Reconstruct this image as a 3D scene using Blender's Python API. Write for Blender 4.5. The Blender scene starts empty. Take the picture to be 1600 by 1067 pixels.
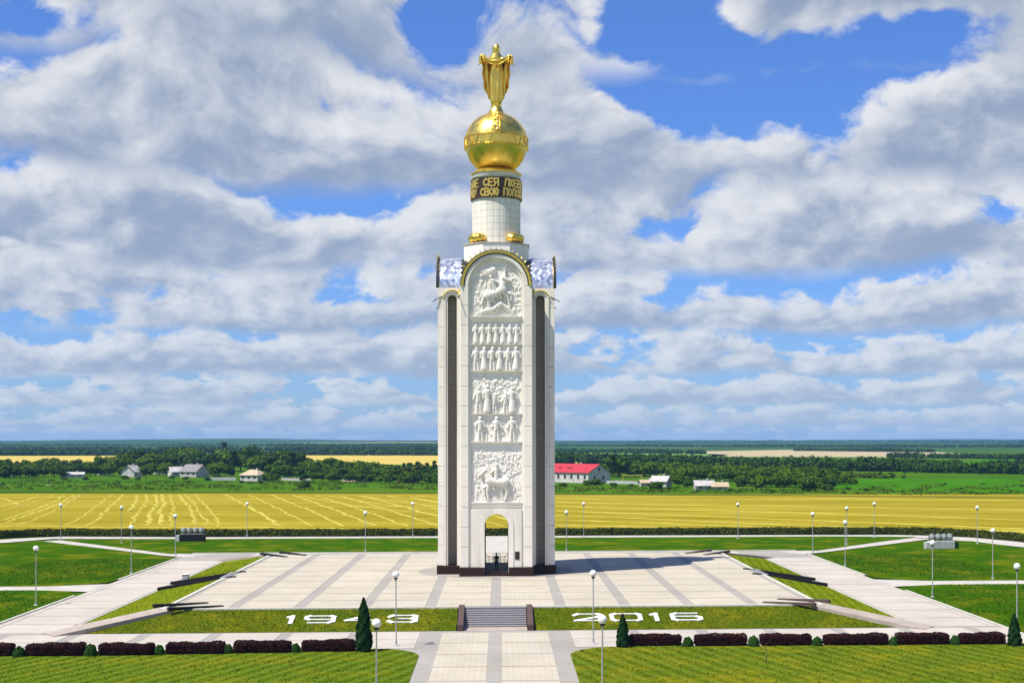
import bpy, math, random
import numpy as np
from mathutils import Matrix, Vector
# ---- camera / world / sun
SUN_STRENGTH=5.0; SUN_EL=math.radians(61); SUN_DX,SUN_DY=-.86,-.51   # horizontal direction towards the sun
scene=bpy.context.scene
cd=bpy.data.cameras.new('camera'); cam=bpy.data.objects.new('camera',cd); scene.collection.objects.link(cam)
F=2150.;CAM_H=15.;PHI=.05;PX=889.5;PY=686.5;ROLL=.001;CAM_X=.44
cd.sensor_width=36; cd.lens=36*F/1600; cd.shift_x=(800-PX)/1600; cd.shift_y=(PY-533.5)/1600
cd.clip_start=.5; cd.clip_end=40000
cam.location=(CAM_X,0,CAM_H); cam.rotation_mode='XYZ'
cam.matrix_world=Matrix.Translation((CAM_X,0,CAM_H))@Matrix.Rotation(-PHI,4,'Z')@Matrix.Rotation(math.pi/2,4,'X')@Matrix.Rotation(-ROLL,4,'Z')
scene.camera=cam
scene.cycles.max_bounces=6; scene.cycles.diffuse_bounces=3; scene.cycles.glossy_bounces=3; scene.cycles.volume_bounces=1
sd=bpy.data.lights.new('sun','SUN'); sd.energy=SUN_STRENGTH; sd.angle=math.radians(.53); sd.color=(1,.94,.84)
sun_lamp=bpy.data.objects.new('sun',sd); scene.collection.objects.link(sun_lamp)
_ce=math.cos(SUN_EL); SUN_VEC=Vector((SUN_DX*_ce,SUN_DY*_ce,math.sin(SUN_EL)))
sun_lamp.rotation_euler=(-SUN_VEC).to_track_quat('-Z','Y').to_euler()
scene.view_settings.view_transform='Standard'; scene.view_settings.look='None'
scene.view_settings.exposure=.50
world=bpy.data.worlds.new('World'); scene.world=world; world.use_nodes=True
world.cycles.sampling_method='NONE'
nt=world.node_tree; N=nt.nodes; Lk=nt.links; N.clear()
CLOUD_LAYOUT=[(50,100,130,42,-.55),(690,60,85,80,-.55),(680,235,60,30,-.15),(1060,100,180,65,-.55),(1440,100,150,48,-.55),(1330,215,70,35,-.30),
 (1540,350,110,22,-.3),(540,480,100,30,-.35),(130,510,80,15,-.2),(1010,470,60,20,-.25),
 (250,370,330,60,.30),(450,100,220,100,.15),(1500,240,130,75,.25),(1440,20,160,30,.35),(1210,50,80,45,.35),(880,130,80,60,.30),(1150,310,320,80,.22),(150,200,150,70,.2)]
BANK_R=1.40; WOB=1.05; SPREAD=.75; S0=6.5; VS=.85; PK=.36; PB=-.40; K2=1.6; LB=.52; KD=.80; KF=.30; PSC=2.6; PAMP=.55; NCON=2.0
SKY_STRENGTH=.080; SKY_TINT=(.20,.66,1.42); SKY_DUST=.6; SKY_OZ=2.5
COV_SC=1.1; COV_AMP=.5; NSC=1.0
C_DARK=(.178,.235,.345,1); C_LIT=(.62,.62,.62,1); C_HAZE=(.385,.445,.535,1); FADE=.054
def nd(t,**k):
    n=N.new(t)
    for a,b in k.items(): setattr(n,a,b)
    return n
def put(sock,v):
    if isinstance(v,bpy.types.NodeSocket): Lk.new(v,sock)
    else: sock.default_value=v
def M(op,a,b=None,c=None,clamp=False):
    n=nd('ShaderNodeMath',operation=op,use_clamp=clamp); put(n.inputs[0],a)
    if b is not None: put(n.inputs[1],b)
    if c is not None: put(n.inputs[2],c)
    return n.outputs[0]
def V(op,a,b=None,s=None):
    n=nd('ShaderNodeVectorMath',operation=op); put(n.inputs[0],a)
    if b is not None: put(n.inputs[1],b)
    if s is not None: put(n.inputs[3],s)
    return n.outputs[0]
def noise(vec,scale,detail,rough=.5,lac=2.0,dist=0.):
    n=nd('ShaderNodeTexNoise'); n.noise_dimensions='3D'; put(n.inputs['Vector'],vec)
    n.inputs['Scale'].default_value=scale;n.inputs['Detail'].default_value=detail
    n.inputs['Roughness'].default_value=rough;n.inputs['Lacunarity'].default_value=lac;n.inputs['Distortion'].default_value=dist
    return n.outputs['Fac']
def mixc(f,a,b):
    n=nd('ShaderNodeMix',data_type='RGBA'); put(n.inputs[0],f); put(n.inputs[6],a); put(n.inputs[7],b); return n.outputs[2]
def ramp(x,a,b):   # smoothstep
    n=nd('ShaderNodeMapRange',interpolation_type='SMOOTHSTEP'); put(n.inputs[0],x); n.inputs[1].default_value=a;n.inputs[2].default_value=b
    return n.outputs[0]

def build_sky():
    tc=nd('ShaderNodeTexCoord'); D=tc.outputs['Generated']
    sx=nd('ShaderNodeSeparateXYZ'); Lk.new(D,sx.inputs[0])
    dz=M('MAXIMUM',sx.outputs[2],0.0)
    sky=nd('ShaderNodeTexSky',sky_type='NISHITA',sun_disc=False,sun_elevation=SUN_EL,sun_rotation=math.atan2(SUN_DX,SUN_DY),altitude=200,air_density=1.0,dust_density=SKY_DUST,ozone_density=SKY_OZ)
    skyc=V('SCALE',sky.outputs[0],s=SKY_STRENGTH)
    skyc=V('MULTIPLY',skyc,SKY_TINT)
    e=M('ADD',dz,.03)
    inv=M('DIVIDE',1.0,e)
    az=M('ARCTAN2',sx.outputs[0],sx.outputs[1])
    sa,ca=M('SINE',az),M('COSINE',az)
    def circ(s,z):
        c=nd('ShaderNodeCombineXYZ'); put(c.inputs[0],M('MULTIPLY',sa,s)); put(c.inputs[1],M('MULTIPLY',ca,s)); put(c.inputs[2],z); return c.outputs[0]
    # cloud banks: each stands on its own base line, nearer banks (higher up) in front of farther ones
    lg=M('DIVIDE',M('LOGARITHM',M('DIVIDE',e,.2),2.718),math.log(BANK_R))
    wob=noise(circ(5.0,M('MULTIPLY',lg,.35)),1.0,4.0,.6)
    lg=M('ADD',lg,M('MULTIPLY',M('SUBTRACT',wob,.5),WOB))
    cov=M('MULTIPLY',M('SUBTRACT',noise(circ(2.2,M('MULTIPLY',lg,.5)),COV_SC,1.0,.5),.5),COV_AMP)
    for (x,y,wx,wy,amp) in CLOUD_LAYOUT:          # where the breaks and the heavy banks stand
        a0=PHI+math.atan((x-PX)/F); b0=(PY-y)/F
        u=M('MULTIPLY',M('SUBTRACT',az,a0),F/wx); v=M('MULTIPLY',M('SUBTRACT',dz,b0),F/wy)
        g=M('EXPONENT',M('MULTIPLY',M('ADD',M('MULTIPLY',u,u),M('MULTIPLY',v,v)),-1.0))
        cov=M('MULTIPLY_ADD',g,amp,cov)
    cov=M('SUBTRACT',cov,M('MULTIPLY',ramp(dz,.30,.62),.50))     # clouds thinned overhead, out of view, to cut sky fill and deepen shadows
    i0=M('FLOOR',lg); f0=M('SUBTRACT',lg,i0)
    out=skyc
    for back in (1,0):
        i=M('SUBTRACT',i0,float(back)); f=M('ADD',f0,float(back))
        s=M('MULTIPLY',M('POWER',BANK_R,M('MULTIPLY',i,-SPREAD)),S0)
        zz=M('MULTIPLY',i,7.31)
        def field(df,da,det):
            c=nd('ShaderNodeCombineXYZ'); A=M('ADD',az,da) if da else az
            put(c.inputs[0],M('MULTIPLY',M('SINE',A),s)); put(c.inputs[1],M('MULTIPLY',M('COSINE',A),s)); put(c.inputs[2],M('MULTIPLY_ADD',M('ADD',f,df),VS,zz))
            n=M('MULTIPLY',M('SUBTRACT',noise(c.outputs[0],NSC,det,.58,2.1,.1),.5),NCON)
            p1=M('ABSOLUTE',M('SUBTRACT',noise(c.outputs[0],NSC*PSC,1.0,.5),.5))
            return M('SUBTRACT',n,M('MULTIPLY_ADD',p1,PAMP,-.08*PAMP))
        n1=field(0.0,0.0,8.0); n3=field(.14,-.014,5.0)
        prof=M('MULTIPLY_ADD',M('POWER',f,1.25),PK,PB)              # threshold rises towards the tops
        d=M('SUBTRACT',M('ADD',n1,cov),prof)
        al=M('POWER',ramp(d,-.05,.12),.8)
        al=M('MULTIPLY',al,ramp(f,-.05,.28))
        lit=M('ADD',M('MULTIPLY',M('SUBTRACT',n1,n3),K2),LB)
        lit=M('SUBTRACT',lit,M('MULTIPLY',M('MAXIMUM',d,0.0),KD))
        lit=M('ADD',lit,M('MULTIPLY',f,KF))
        lit=ramp(lit,0.0,1.0)
        out=mixc(al,out,mixc(lit,C_DARK,C_LIT))
    full=out
    fade=M('EXPONENT',M('MULTIPLY',inv,-FADE))
    hz=mixc(.85,skyc,C_HAZE)
    out=mixc(M('SUBTRACT',1.0,fade),full,hz)
    bg=nd('ShaderNodeBackground'); Lk.new(out,bg.inputs[0]); bg.inputs[1].default_value=1
    wo=nd('ShaderNodeOutputWorld'); Lk.new(bg.outputs[0],wo.inputs[0])
build_sky()
# ------------------------------------------------------------------ helpers
random.seed(7); RNG=np.random.default_rng(7)
COL=scene.collection
LOW=-1.35            # level of the lawns and roads; the plaza is at 0
TY=157.6             # tower axis
def ground_at(px,py,z=LOW):
    """where the line of sight through a photo pixel meets level z"""
    u0,v0=px-PX,py-PY; c,s=math.cos(ROLL),math.sin(ROLL)
    u=c*u0-s*v0; v=s*u0+c*v0; d=F*(CAM_H-z)/v; xc=u*d/F
    return (CAM_X+xc*math.cos(PHI)+d*math.sin(PHI), -xc*math.sin(PHI)+d*math.cos(PHI))
def tag(o,label=None,cat=None,group=None,kind=None):
    if label:o['label']=label
    if cat:o['category']=cat
    if group:o['group']=group
    if kind:o['kind']=kind
    return o
def link(name,data,parent=None,loc=None,rz=0.):
    o=bpy.data.objects.new(name,data); COL.objects.link(o)
    if parent is not None:o.parent=parent
    if loc is not None:o.location=loc
    if rz:o.rotation_euler=(0,0,rz)
    return o
def empty(name,loc=(0,0,0),rz=0.):
    o=link(name,None,None,loc,rz); o.empty_display_size=.3; return o
class MB:
    def __init__(s): s.v=[]; s.f=[]
    def quad(s,*p): i=len(s.v); s.v+=[tuple(q) for q in p]; s.f.append(tuple(range(i,i+len(p)))); return s
    def box(s,x0,x1,y0,y1,z0,z1,bev=0.):
        if bev>0: return s.bevbox(x0,x1,y0,y1,z0,z1,bev)
        i=len(s.v)
        s.v+=[(x0,y0,z0),(x1,y0,z0),(x1,y1,z0),(x0,y1,z0),(x0,y0,z1),(x1,y0,z1),(x1,y1,z1),(x0,y1,z1)]
        s.f+=[tuple(i+k for k in q) for q in ((3,2,1,0),(4,5,6,7),(0,1,5,4),(1,2,6,5),(2,3,7,6),(3,0,4,7))]; return s
    def bevbox(s,x0,x1,y0,y1,z0,z1,b):
        i=len(s.v); P={}
        cx=((x0,1),(x1,-1)); cy=((y0,1),(y1,-1)); cz=((z0,1),(z1,-1))
        for a in (0,1):
            for e in (0,1):
                for d in (0,1):
                    for ax in (0,1,2):
                        p=[cx[a][0]+cx[a][1]*b,cy[e][0]+cy[e][1]*b,cz[d][0]+cz[d][1]*b]
                        p[ax]=(cx[a][0],cy[e][0],cz[d][0])[ax]
                        P[a,e,d,ax]=len(s.v); s.v.append(tuple(p))
        F_=s.f
        for ax in (0,1,2):
            o=[k for k in (0,1,2) if k!=ax]
            for side in (0,1):
                def key(p,q):
                    t=[0,0,0]; t[ax]=side; t[o[0]]=p; t[o[1]]=q; return P[t[0],t[1],t[2],ax]
                F_.append((key(0,0),key(1,0),key(1,1),key(0,1)))
        for ax in (0,1,2):      # edges along ax
            o=[k for k in (0,1,2) if k!=ax]
            for p in (0,1):
                for q in (0,1):
                    def key(r,fx):
                        t=[0,0,0]; t[ax]=r; t[o[0]]=p; t[o[1]]=q; return P[t[0],t[1],t[2],fx]
                    F_.append((key(0,o[0]),key(1,o[0]),key(1,o[1]),key(0,o[1])))
        for a in (0,1):
            for e in (0,1):
                for d in (0,1): F_.append((P[a,e,d,0],P[a,e,d,1],P[a,e,d,2]))
        return s
    def prism(s,poly,z0,z1,top=True,bottom=False):
        n=len(poly); i=len(s.v)
        s.v+=[(x,y,z0) for x,y in poly]+[(x,y,z1) for x,y in poly]
        for k in range(n): s.f.append((i+k,i+(k+1)%n,i+n+(k+1)%n,i+n+k))
        if top: s.f.append(tuple(range(i+n,i+2*n)))
        if bottom: s.f.append(tuple(range(i+n-1,i-1,-1)))
        return s
    def lathe(s,prof,n=32,c=(0,0,0),sx=1.,sy=1.):
        i=len(s.v); m=len(prof)
        for r,z in prof:
            for k in range(n):
                a=2*math.pi*k/n; s.v.append((c[0]+r*sx*math.cos(a),c[1]+r*sy*math.sin(a),c[2]+z))
        for j in range(m-1):
            for k in range(n): s.f.append((i+j*n+k,i+j*n+(k+1)%n,i+(j+1)*n+(k+1)%n,i+(j+1)*n+k))
        if prof[0][0]>1e-4: s.f.append(tuple(i+k for k in range(n-1,-1,-1)))
        if prof[-1][0]>1e-4: s.f.append(tuple(i+(m-1)*n+k for k in range(n)))
        return s
    def tube(s,pts,r,n=6):
        pts=[Vector(p) for p in pts]; rs=r if isinstance(r,(list,tuple)) else [r]*len(pts); i=len(s.v)
        for j,p in enumerate(pts):
            t=(pts[min(j+1,len(pts)-1)]-pts[max(j-1,0)]).normalized()
            a=t.orthogonal().normalized() if abs(t.z)>.9 else t.cross(Vector((0,0,1))).normalized(); b=t.cross(a)
            for k in range(n):
                q=2*math.pi*k/n; s.v.append(tuple(p+(a*math.cos(q)+b*math.sin(q))*rs[j]))
        for j in range(len(pts)-1):
            for k in range(n): s.f.append((i+j*n+k,i+j*n+(k+1)%n,i+(j+1)*n+(k+1)%n,i+(j+1)*n+k))
        s.f.append(tuple(i+k for k in range(n-1,-1,-1))); s.f.append(tuple(i+(len(pts)-1)*n+k for k in range(n)))
        return s
    def sphere(s,c,rx,ry=None,rz=None,n=16,m=10):
        ry=ry or rx; rz=rz or rx
        return s.lathe([(max(math.sin(math.pi*j/m),1e-5),-rz*math.cos(math.pi*j/m)) for j in range(m+1)],n,c,rx,ry)
    def arcband(s,r0,r1,y0,y1,cz,n=20,a0=0.,a1=math.pi,cx=0.):
        """ring sector in the xz plane, thick in y"""
        i=len(s.v)
        for k in range(n+1):
            a=a0+(a1-a0)*k/n; c,q=math.cos(a),math.sin(a)
            s.v+=[(cx+r0*c,y0,cz+r0*q),(cx+r1*c,y0,cz+r1*q),(cx+r1*c,y1,cz+r1*q),(cx+r0*c,y1,cz+r0*q)]
        for k in range(n):
            b=i+4*k; d=b+4
            for p,q in ((0,1),(1,2),(2,3),(3,0)): s.f.append((b+p,b+q,d+q,d+p))
        s.f.append((i,i+1,i+2,i+3)); e=i+4*n; s.f.append((e+3,e+2,e+1,e)); return s
    def archfill(s,r,hw,zs,zt,y0,y1,cx=0.,n=20):
        """wall above a round arch: between the arc of radius r (springing zs) and the level zt"""
        for k in range(n):
            a,b=math.pi*k/n,math.pi*(k+1)/n
            xa,za,xb,zb=cx+r*math.cos(a),zs+r*math.sin(a),cx+r*math.cos(b),zs+r*math.sin(b)
            s.quad((xa,y0,za),(xa,y0,zt),(xb,y0,zt),(xb,y0,zb)); s.quad((xb,y1,zb),(xb,y1,zt),(xa,y1,zt),(xa,y1,za))
            s.quad((xa,y0,za),(xb,y0,zb),(xb,y1,zb),(xa,y1,za)); s.quad((xa,y0,zt),(xa,y1,zt),(xb,y1,zt),(xb,y0,zt))
        if hw>r: s.box(cx+r,cx+hw,y0,y1,zs,zt); s.box(cx-hw,cx-r,y0,y1,zs,zt)
        return s
    def merge(s,o,mat=None):
        i=len(s.v); s.v+=[tuple(mat@Vector(p)) for p in o.v] if mat else o.v; s.f+=[tuple(i+k for k in f) for f in o.f]; return s
    def mesh(s,name,mat,smooth=False):
        me=bpy.data.meshes.new(name); me.from_pydata(s.v,[],s.f); me.materials.append(mat)
        me.validate()
        import bmesh
        bm=bmesh.new(); bm.from_mesh(me); bmesh.ops.recalc_face_normals(bm,faces=bm.faces); bm.to_mesh(me); bm.free()
        if smooth: me.shade_smooth(); 
        return me
    def build(s,name,mat,parent=None,smooth=False,loc=None,rz=0.): return link(name,s.mesh(name,mat,smooth),parent,loc,rz)
def raw_mesh(name,V,Fq,mat,smooth=False):
    me=bpy.data.meshes.new(name); V=np.asarray(V,dtype=np.float32); Fq=np.asarray(Fq,dtype=np.int32); k=Fq.shape[1]
    me.vertices.add(len(V)); me.vertices.foreach_set('co',V.ravel()); me.loops.add(Fq.size); me.loops.foreach_set('vertex_index',Fq.ravel())
    me.polygons.add(len(Fq)); me.polygons.foreach_set('loop_start',np.arange(0,Fq.size,k,dtype=np.int32))
    me.polygons.foreach_set('use_smooth',np.full(len(Fq),smooth,dtype=bool)); me.materials.append(mat); me.update(calc_edges=True); return me
def auto_smooth(me,ang=40):
    me.shade_smooth()
    me.set_sharp_from_angle(angle=math.radians(ang))
# ------------------------------------------------------------------ materials
class MT:
    def __init__(s,name):
        s.m=bpy.data.materials.new(name); s.m.use_nodes=True; s.t=s.m.node_tree; s.n=s.t.nodes; s.b=s.n['Principled BSDF']
        s.pos=None
    def new(s,t,**k):
        n=s.n.new(t)
        for a,b in k.items(): setattr(n,a,b)
        return n
    def put(s,sock,v):
        if isinstance(v,bpy.types.NodeSocket): s.t.links.new(v,sock)
        else: sock.default_value=v
    def P(s,scale=(1,1,1),obj=False):
        if obj: n=s.new('ShaderNodeTexCoord').outputs['Object']
        else: n=s.new('ShaderNodeNewGeometry').outputs['Position']
        m=s.new('ShaderNodeMapping'); s.put(m.inputs[0],n); m.inputs['Scale'].default_value=scale; return m.outputs[0]
    def noise(s,v,sc,det=4,ro=.5,dist=0.):
        n=s.new('ShaderNodeTexNoise'); s.put(n.inputs['Vector'],v); n.inputs['Scale'].default_value=sc; n.inputs['Detail'].default_value=det
        n.inputs['Roughness'].default_value=ro; n.inputs['Distortion'].default_value=dist; return n.outputs['Fac']
    def math(s,op,a,b=0.,c=None,clamp=False):
        n=s.new('ShaderNodeMath',operation=op,use_clamp=clamp); s.put(n.inputs[0],a); s.put(n.inputs[1],b)
        if c is not None: s.put(n.inputs[2],c)
        return n.outputs[0]
    def ramp(s,x,a,b,lo=0.,hi=1.):
        n=s.new('ShaderNodeMapRange'); s.put(n.inputs[0],x); n.inputs[1].default_value=a; n.inputs[2].default_value=b; n.inputs[3].default_value=lo; n.inputs[4].default_value=hi; return n.outputs[0]
    def mix(s,f,a,b,mode='MIX'):
        n=s.new('ShaderNodeMix',data_type='RGBA',blend_type=mode); s.put(n.inputs[0],f)
        for k,v in ((6,a),(7,b)): s.put(n.inputs[k],v if isinstance(v,bpy.types.NodeSocket) else (*v,1.))
        return n.outputs[2]
    def rand(s): return s.new('ShaderNodeObjectInfo').outputs['Random']
    def bump(s,h,st=.3,d=.05):
        n=s.new('ShaderNodeBump'); s.put(n.inputs['Height'],h); n.inputs['Strength'].default_value=st; n.inputs['Distance'].default_value=d
        s.put(s.b.inputs['Normal'],n.outputs[0])
    def done(s,col,rough=.7,metal=0.,spec=.5):
        s.put(s.b.inputs['Base Color'],col if isinstance(col,bpy.types.NodeSocket) else (*col,1.)); s.put(s.b.inputs['Roughness'],rough); s.b.inputs['Metallic'].default_value=metal
        s.b.inputs['Specular IOR Level'].default_value=spec; return s.m
def simple(name,col,rough=.6,metal=0.,var=.12,sc=2.,bump=0.,objrand=0.,spec=.4):
    t=MT(name); p=t.P(); n=t.noise(p,sc,5,.6)
    c=t.mix(t.ramp(n,.3,.7),tuple(x*(1-var) for x in col),tuple(min(x*(1+var),1.) for x in col))
    if objrand: c=t.mix(t.ramp(t.rand(),0,1,0,objrand),c,tuple(x*.55 for x in col))
    if bump: t.bump(t.noise(p,sc*6,4,.6),bump,.03)
    return t.done(c,rough,metal,spec)
MAT={}
def stone(name,col,dirt=(.42,.385,.33),amount=.62):
    t=MT(name); p=t.P(); big=t.noise(t.P((.5,.5,.09)),1.0,5,.6); fine=t.noise(p,9.,4,.6)
    c=t.mix(t.ramp(big,.48,.78,0,amount),col,dirt)
    c=t.mix(t.ramp(fine,.3,.7,0,.12),c,tuple(x*.75 for x in col))
    c=t.mix(t.ramp(t.rand(),0,1,0,.30),c,tuple(x*.76 for x in col))
    sk=t.noise(t.P((3.2,3.2,.10)),1.0,4,.65); c=t.mix(t.ramp(sk,.56,.80,0,amount*.7),c,dirt)
    t.bump(fine,.18,.03); return t.done(c,.75,0,.12)
MAT['stone']=stone('white_stone',(.86,.815,.72))
MAT['relief']=stone('relief_stone',(.86,.825,.745),amount=.25)
MAT['joint']=simple('mortar_joint',(.36,.34,.30),.8)
MAT['tan']=stone('tan_stone',(.52,.455,.37),(.30,.26,.2),.4)
MAT['plinth']=simple('dark_granite',(.030,.014,.010),.55,0,.35,6.,spec=.18)
MAT['bronze']=simple('dark_bronze',(.05,.032,.02),.45,.3,.3,3.)
def gold():
    t=MT('gilding'); p=t.P(); n=t.noise(p,1.3,4,.6); f=t.noise(p,7.,3,.6)
    c=t.mix(t.ramp(n,.3,.7),(.95,.61,.085),(1.0,.73,.16)); t.bump(t.math('MULTIPLY_ADD',t.noise(p,2.2,3,.5),.8,f),.22,.05)
    return t.done(c,t.ramp(n,.3,.75,.26,.42),1.)
MAT['gold']=gold()
MAT['gold_letter']=simple('gilded_letter',(.85,.60,.14),.38,.85,.15)
def shingle():
    t=MT('silver_scale'); c=t.mix(t.ramp(t.rand(),.1,.9),(.48,.51,.58),(.80,.83,.88)); return t.done(c,t.ramp(t.rand(),0,1,.22,.42),.75)
MAT['shingle']=shingle()
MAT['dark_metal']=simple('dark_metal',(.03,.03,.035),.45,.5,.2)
MAT['iron']=simple('wrought_iron',(.012,.012,.014),.5,.3,.2)
def dim(c,k=.83): return tuple(x*k for x in c)
def paving(name,col,joint,tile=.45,contrast=.55):
    col=dim(col)
    t=MT(name); p=t.P()
    br=t.new('ShaderNodeTexBrick',offset=0.,squash=1.); t.put(br.inputs['Vector'],p)
    br.inputs['Color1'].default_value=(1,1,1,1); br.inputs['Color2'].default_value=(.93,.93,.92,1); br.inputs['Mortar'].default_value=(joint,joint,joint,1)
    br.inputs['Scale'].default_value=1.; br.inputs['Mortar Size'].default_value=.022; br.inputs['Brick Width'].default_value=tile; br.inputs['Row Height'].default_value=tile; br.inputs['Mortar Smooth'].default_value=.3
    st=t.noise(p,.16,5,.62); st2=t.noise(p,1.4,4,.6); st3=t.noise(t.P((.5,1.6,1)),.35,4,.65)
    c=t.mix(t.ramp(st,.35,.68),tuple(x*.86 for x in col),tuple(min(1,x*1.06) for x in col))
    c=t.mix(t.ramp(t.noise(p,.5,6,.7,.8),.58,.72,0,.30),c,tuple(x*.62 for x in col))
    c=t.mix(t.ramp(st3,.52,.76,0,.55),c,(col[0]*.92,col[1]*.80,col[2]*.60))
    c=t.mix(t.ramp(st2,.35,.75,0,.16),c,tuple(x*.6 for x in col))
    c=t.mix(t.ramp(t.rand(),0,1,0,.16),c,tuple(x*.78 for x in col))
    c=t.mix(contrast,c,br.outputs['Color'],'MULTIPLY')
    t.bump(br.outputs['Color'],.15,.01); return t.done(c,.9,0,.03)
MAT['pave']=paving('beige_paving',(.58,.525,.42),.70)
MAT['pave_road']=paving('pale_paving',(.585,.535,.465),.78)
MAT['band']=paving('grey_paving',(.41,.385,.345),.78,.3)
MAT['kerb']=simple('pale_kerb',(.48,.47,.40),.9,0,.12,1.2,spec=.03)
MAT['path']=simple('concrete_path',(.43,.405,.355),.9,0,.14,.6,spec=.03)
MAT['step']=simple('grey_granite',(.20,.19,.20),.5,0,.25,5.)
MAT['brown_granite']=simple('brown_granite',(.085,.055,.048),.6,0,.25,4.,spec=.2)
MAT['black_granite']=simple('black_granite',(.012,.012,.013),.6,0,.3,4.,spec=.15)
def lawn(name,a,b,c,stripe=None,stripe_w=1.6,yellow=.0):
    a,b,c=dim(a),dim(b),dim(c)
    t=MT(name); p=t.P()
    big=t.noise(p,.09,4,.55); mid=t.noise(p,.55,5,.65); fine=t.noise(p,3.2,4,.7)
    col=t.mix(t.ramp(big,.32,.68),a,b); col=t.mix(t.ramp(mid,.4,.75,0,.55),col,c)
    col=t.mix(t.ramp(fine,.3,.7,.0,.6),col,tuple(x*.5 for x in a)); col=t.mix(t.ramp(t.noise(p,1.6,5,.7),.55,.8,0,.5),col,(c[0]*1.35,c[1]*1.1,c[2]))
    if stripe is not None:
        mp=t.new('ShaderNodeMapping'); t.put(mp.inputs[0],p); mp.inputs['Rotation'].default_value=(0,0,stripe)
        w=t.new('ShaderNodeTexWave',wave_type='BANDS',bands_direction='X',wave_profile='SIN'); t.put(w.inputs['Vector'],mp.outputs[0])
        w.inputs['Scale'].default_value=.314/stripe_w; w.inputs['Distortion'].default_value=.5; w.inputs['Detail'].default_value=3.; w.inputs['Detail Scale'].default_value=.45; w.inputs['Detail Roughness'].default_value=.65
        col=t.mix(t.ramp(w.outputs['Fac'],.2,.8,0,.42),col,tuple(min(1,x*1.5+.012) for x in b))
    if yellow: col=t.mix(t.ramp(t.noise(p,.22,5,.65),.48,.70,0,yellow*1.3),col,(.25,.20,.01))
    t.bump(t.math('MULTIPLY_ADD',mid,.3,fine),.30,.05); return t.done(col,.95,0,.0)
MAT['lawn_deep']=lawn('deep_lawn',(.026,.098,.001),(.048,.135,.001),(.075,.155,.002),yellow=.35)
MAT['lawn_left']=lawn('mown_lawn_left',(.062,.118,.005),(.095,.155,.007),(.13,.175,.009),stripe=math.radians(23),stripe_w=1.35,yellow=.35)
MAT['lawn_right']=lawn('mown_lawn_right',(.070,.118,.005),(.105,.155,.007),(.14,.17,.009),stripe=math.radians(-18),stripe_w=1.35,yellow=.5)
MAT['bank']=lawn('bank_grass',(.070,.115,.005),(.105,.15,.006),(.14,.165,.010),yellow=.45)
MAT['bank_side']=lawn('bank_grass_side',(.125,.18,.003),(.165,.215,.004),(.20,.23,.006),stripe=math.radians(8),stripe_w=1.1,yellow=.25)
def leafy(name,a,b):
    a,b=dim(a),dim(b)
    t=MT(name); p=t.P(); n=t.noise(p,1.3,3,.6); g=t.new('ShaderNodeNewGeometry')
    c=t.mix(g.outputs['Random Per Island'],a,b); c=t.mix(t.ramp(n,.35,.7,0,.5),c,tuple(x*.6 for x in a))
    c=t.mix(t.ramp(t.rand(),0,1,0,.35),c,tuple(x*.7 for x in b))
    return t.done(c,.8,0,.03)
MAT['leaf_red']=leafy('barberry_leaf',(.026,.009,.010),(.058,.019,.018))
MAT['leaf_bush']=leafy('bush_leaf',(.020,.065,.010),(.05,.13,.022))
MAT['leaf_thuja']=leafy('thuja_leaf',(.010,.040,.010),(.028,.085,.022))
MAT['leaf_hedge']=leafy('field_hedge_leaf',(.045,.06,.008),(.10,.12,.018))
TREE_COLS=[((.036,.090,.004),(.088,.175,.008)),((.020,.058,.006),(.052,.115,.010)),((.060,.115,.004),(.125,.215,.010)),((.040,.070,.010),(.080,.125,.018))]
for k,(a,b) in enumerate(TREE_COLS): MAT['tree%d'%k]=leafy('tree_leaf_%s'%('mid','dark','light','dull')[k],a,b)
MAT['bark']=simple('bark',(.10,.075,.05),.9,0,.3,3.)
MAT['white_paint']=simple('white_paint',(.72,.71,.67),.7,0,.2,2.5,.3)
MAT['pole']=simple('grey_pole',(.36,.37,.36),.45,.2,.1)
def globe():
    t=MT('opal_globe'); t.b.inputs['Subsurface Weight'].default_value=.3; t.b.inputs['Subsurface Scale'].default_value=.1; return t.done((.86,.86,.83),.28,0,.5)
MAT['globe']=globe()
MAT['glass']=simple('lamp_glass',(.75,.78,.80),.15,.3,.1)
MAT['concrete']=simple('concrete',(.42,.43,.42),.8,0,.18,2.)
MAT['cloth_dark']=simple('dark_cloth',(.012,.012,.016),.8)
MAT['skin']=simple('skin',(.45,.28,.2),.6)
# ------------------------------------------------------------------ ground, fields, lawns, roads
def sheet(name,poly,z,mat,kind='structure',z1=None):
    mb=MB(); mb.v=[(x,y,z) for x,y in poly]; mb.f=[tuple(range(len(poly)))]
    o=mb.build(name,mat); tag(o,kind=kind); return o
def ground_mat():
    t=MT('farmland'); p=t.P(); big=t.noise(t.P((.6,1.,1.)),.004,4,.55); mid=t.noise(p,.03,5,.6); fine=t.noise(p,.5,4,.65)
    c=t.mix(t.ramp(big,.4,.6),(.033,.105,.002),(.062,.135,.003)); c=t.mix(t.ramp(mid,.45,.75,0,.6),c,(.105,.16,.01)); c=t.mix(t.ramp(fine,.35,.7,0,.35),c,(.03,.08,.006))
    sp=t.new('ShaderNodeSeparateXYZ'); t.put(sp.inputs[0],t.P()); far=t.ramp(sp.outputs[1],1500,2600)
    fo=t.noise(t.P((.35,1.,1.)),.0022,5,.6); fo2=t.noise(p,.02,4,.7)
    wd=t.mix(t.ramp(fo2,.3,.7),(.018,.050,.012),(.035,.085,.02)); fl=t.mix(t.ramp(t.noise(t.P((.4,1.,1.)),.0016,2,.5),.45,.55),(.07,.13,.03),(.30,.27,.17))
    c=t.mix(far,c,t.mix(t.ramp(fo,.36,.42),fl,wd))
    return t.done(c,.95,0,.0)
MAT['farmland']=ground_mat()
R=13000
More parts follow.
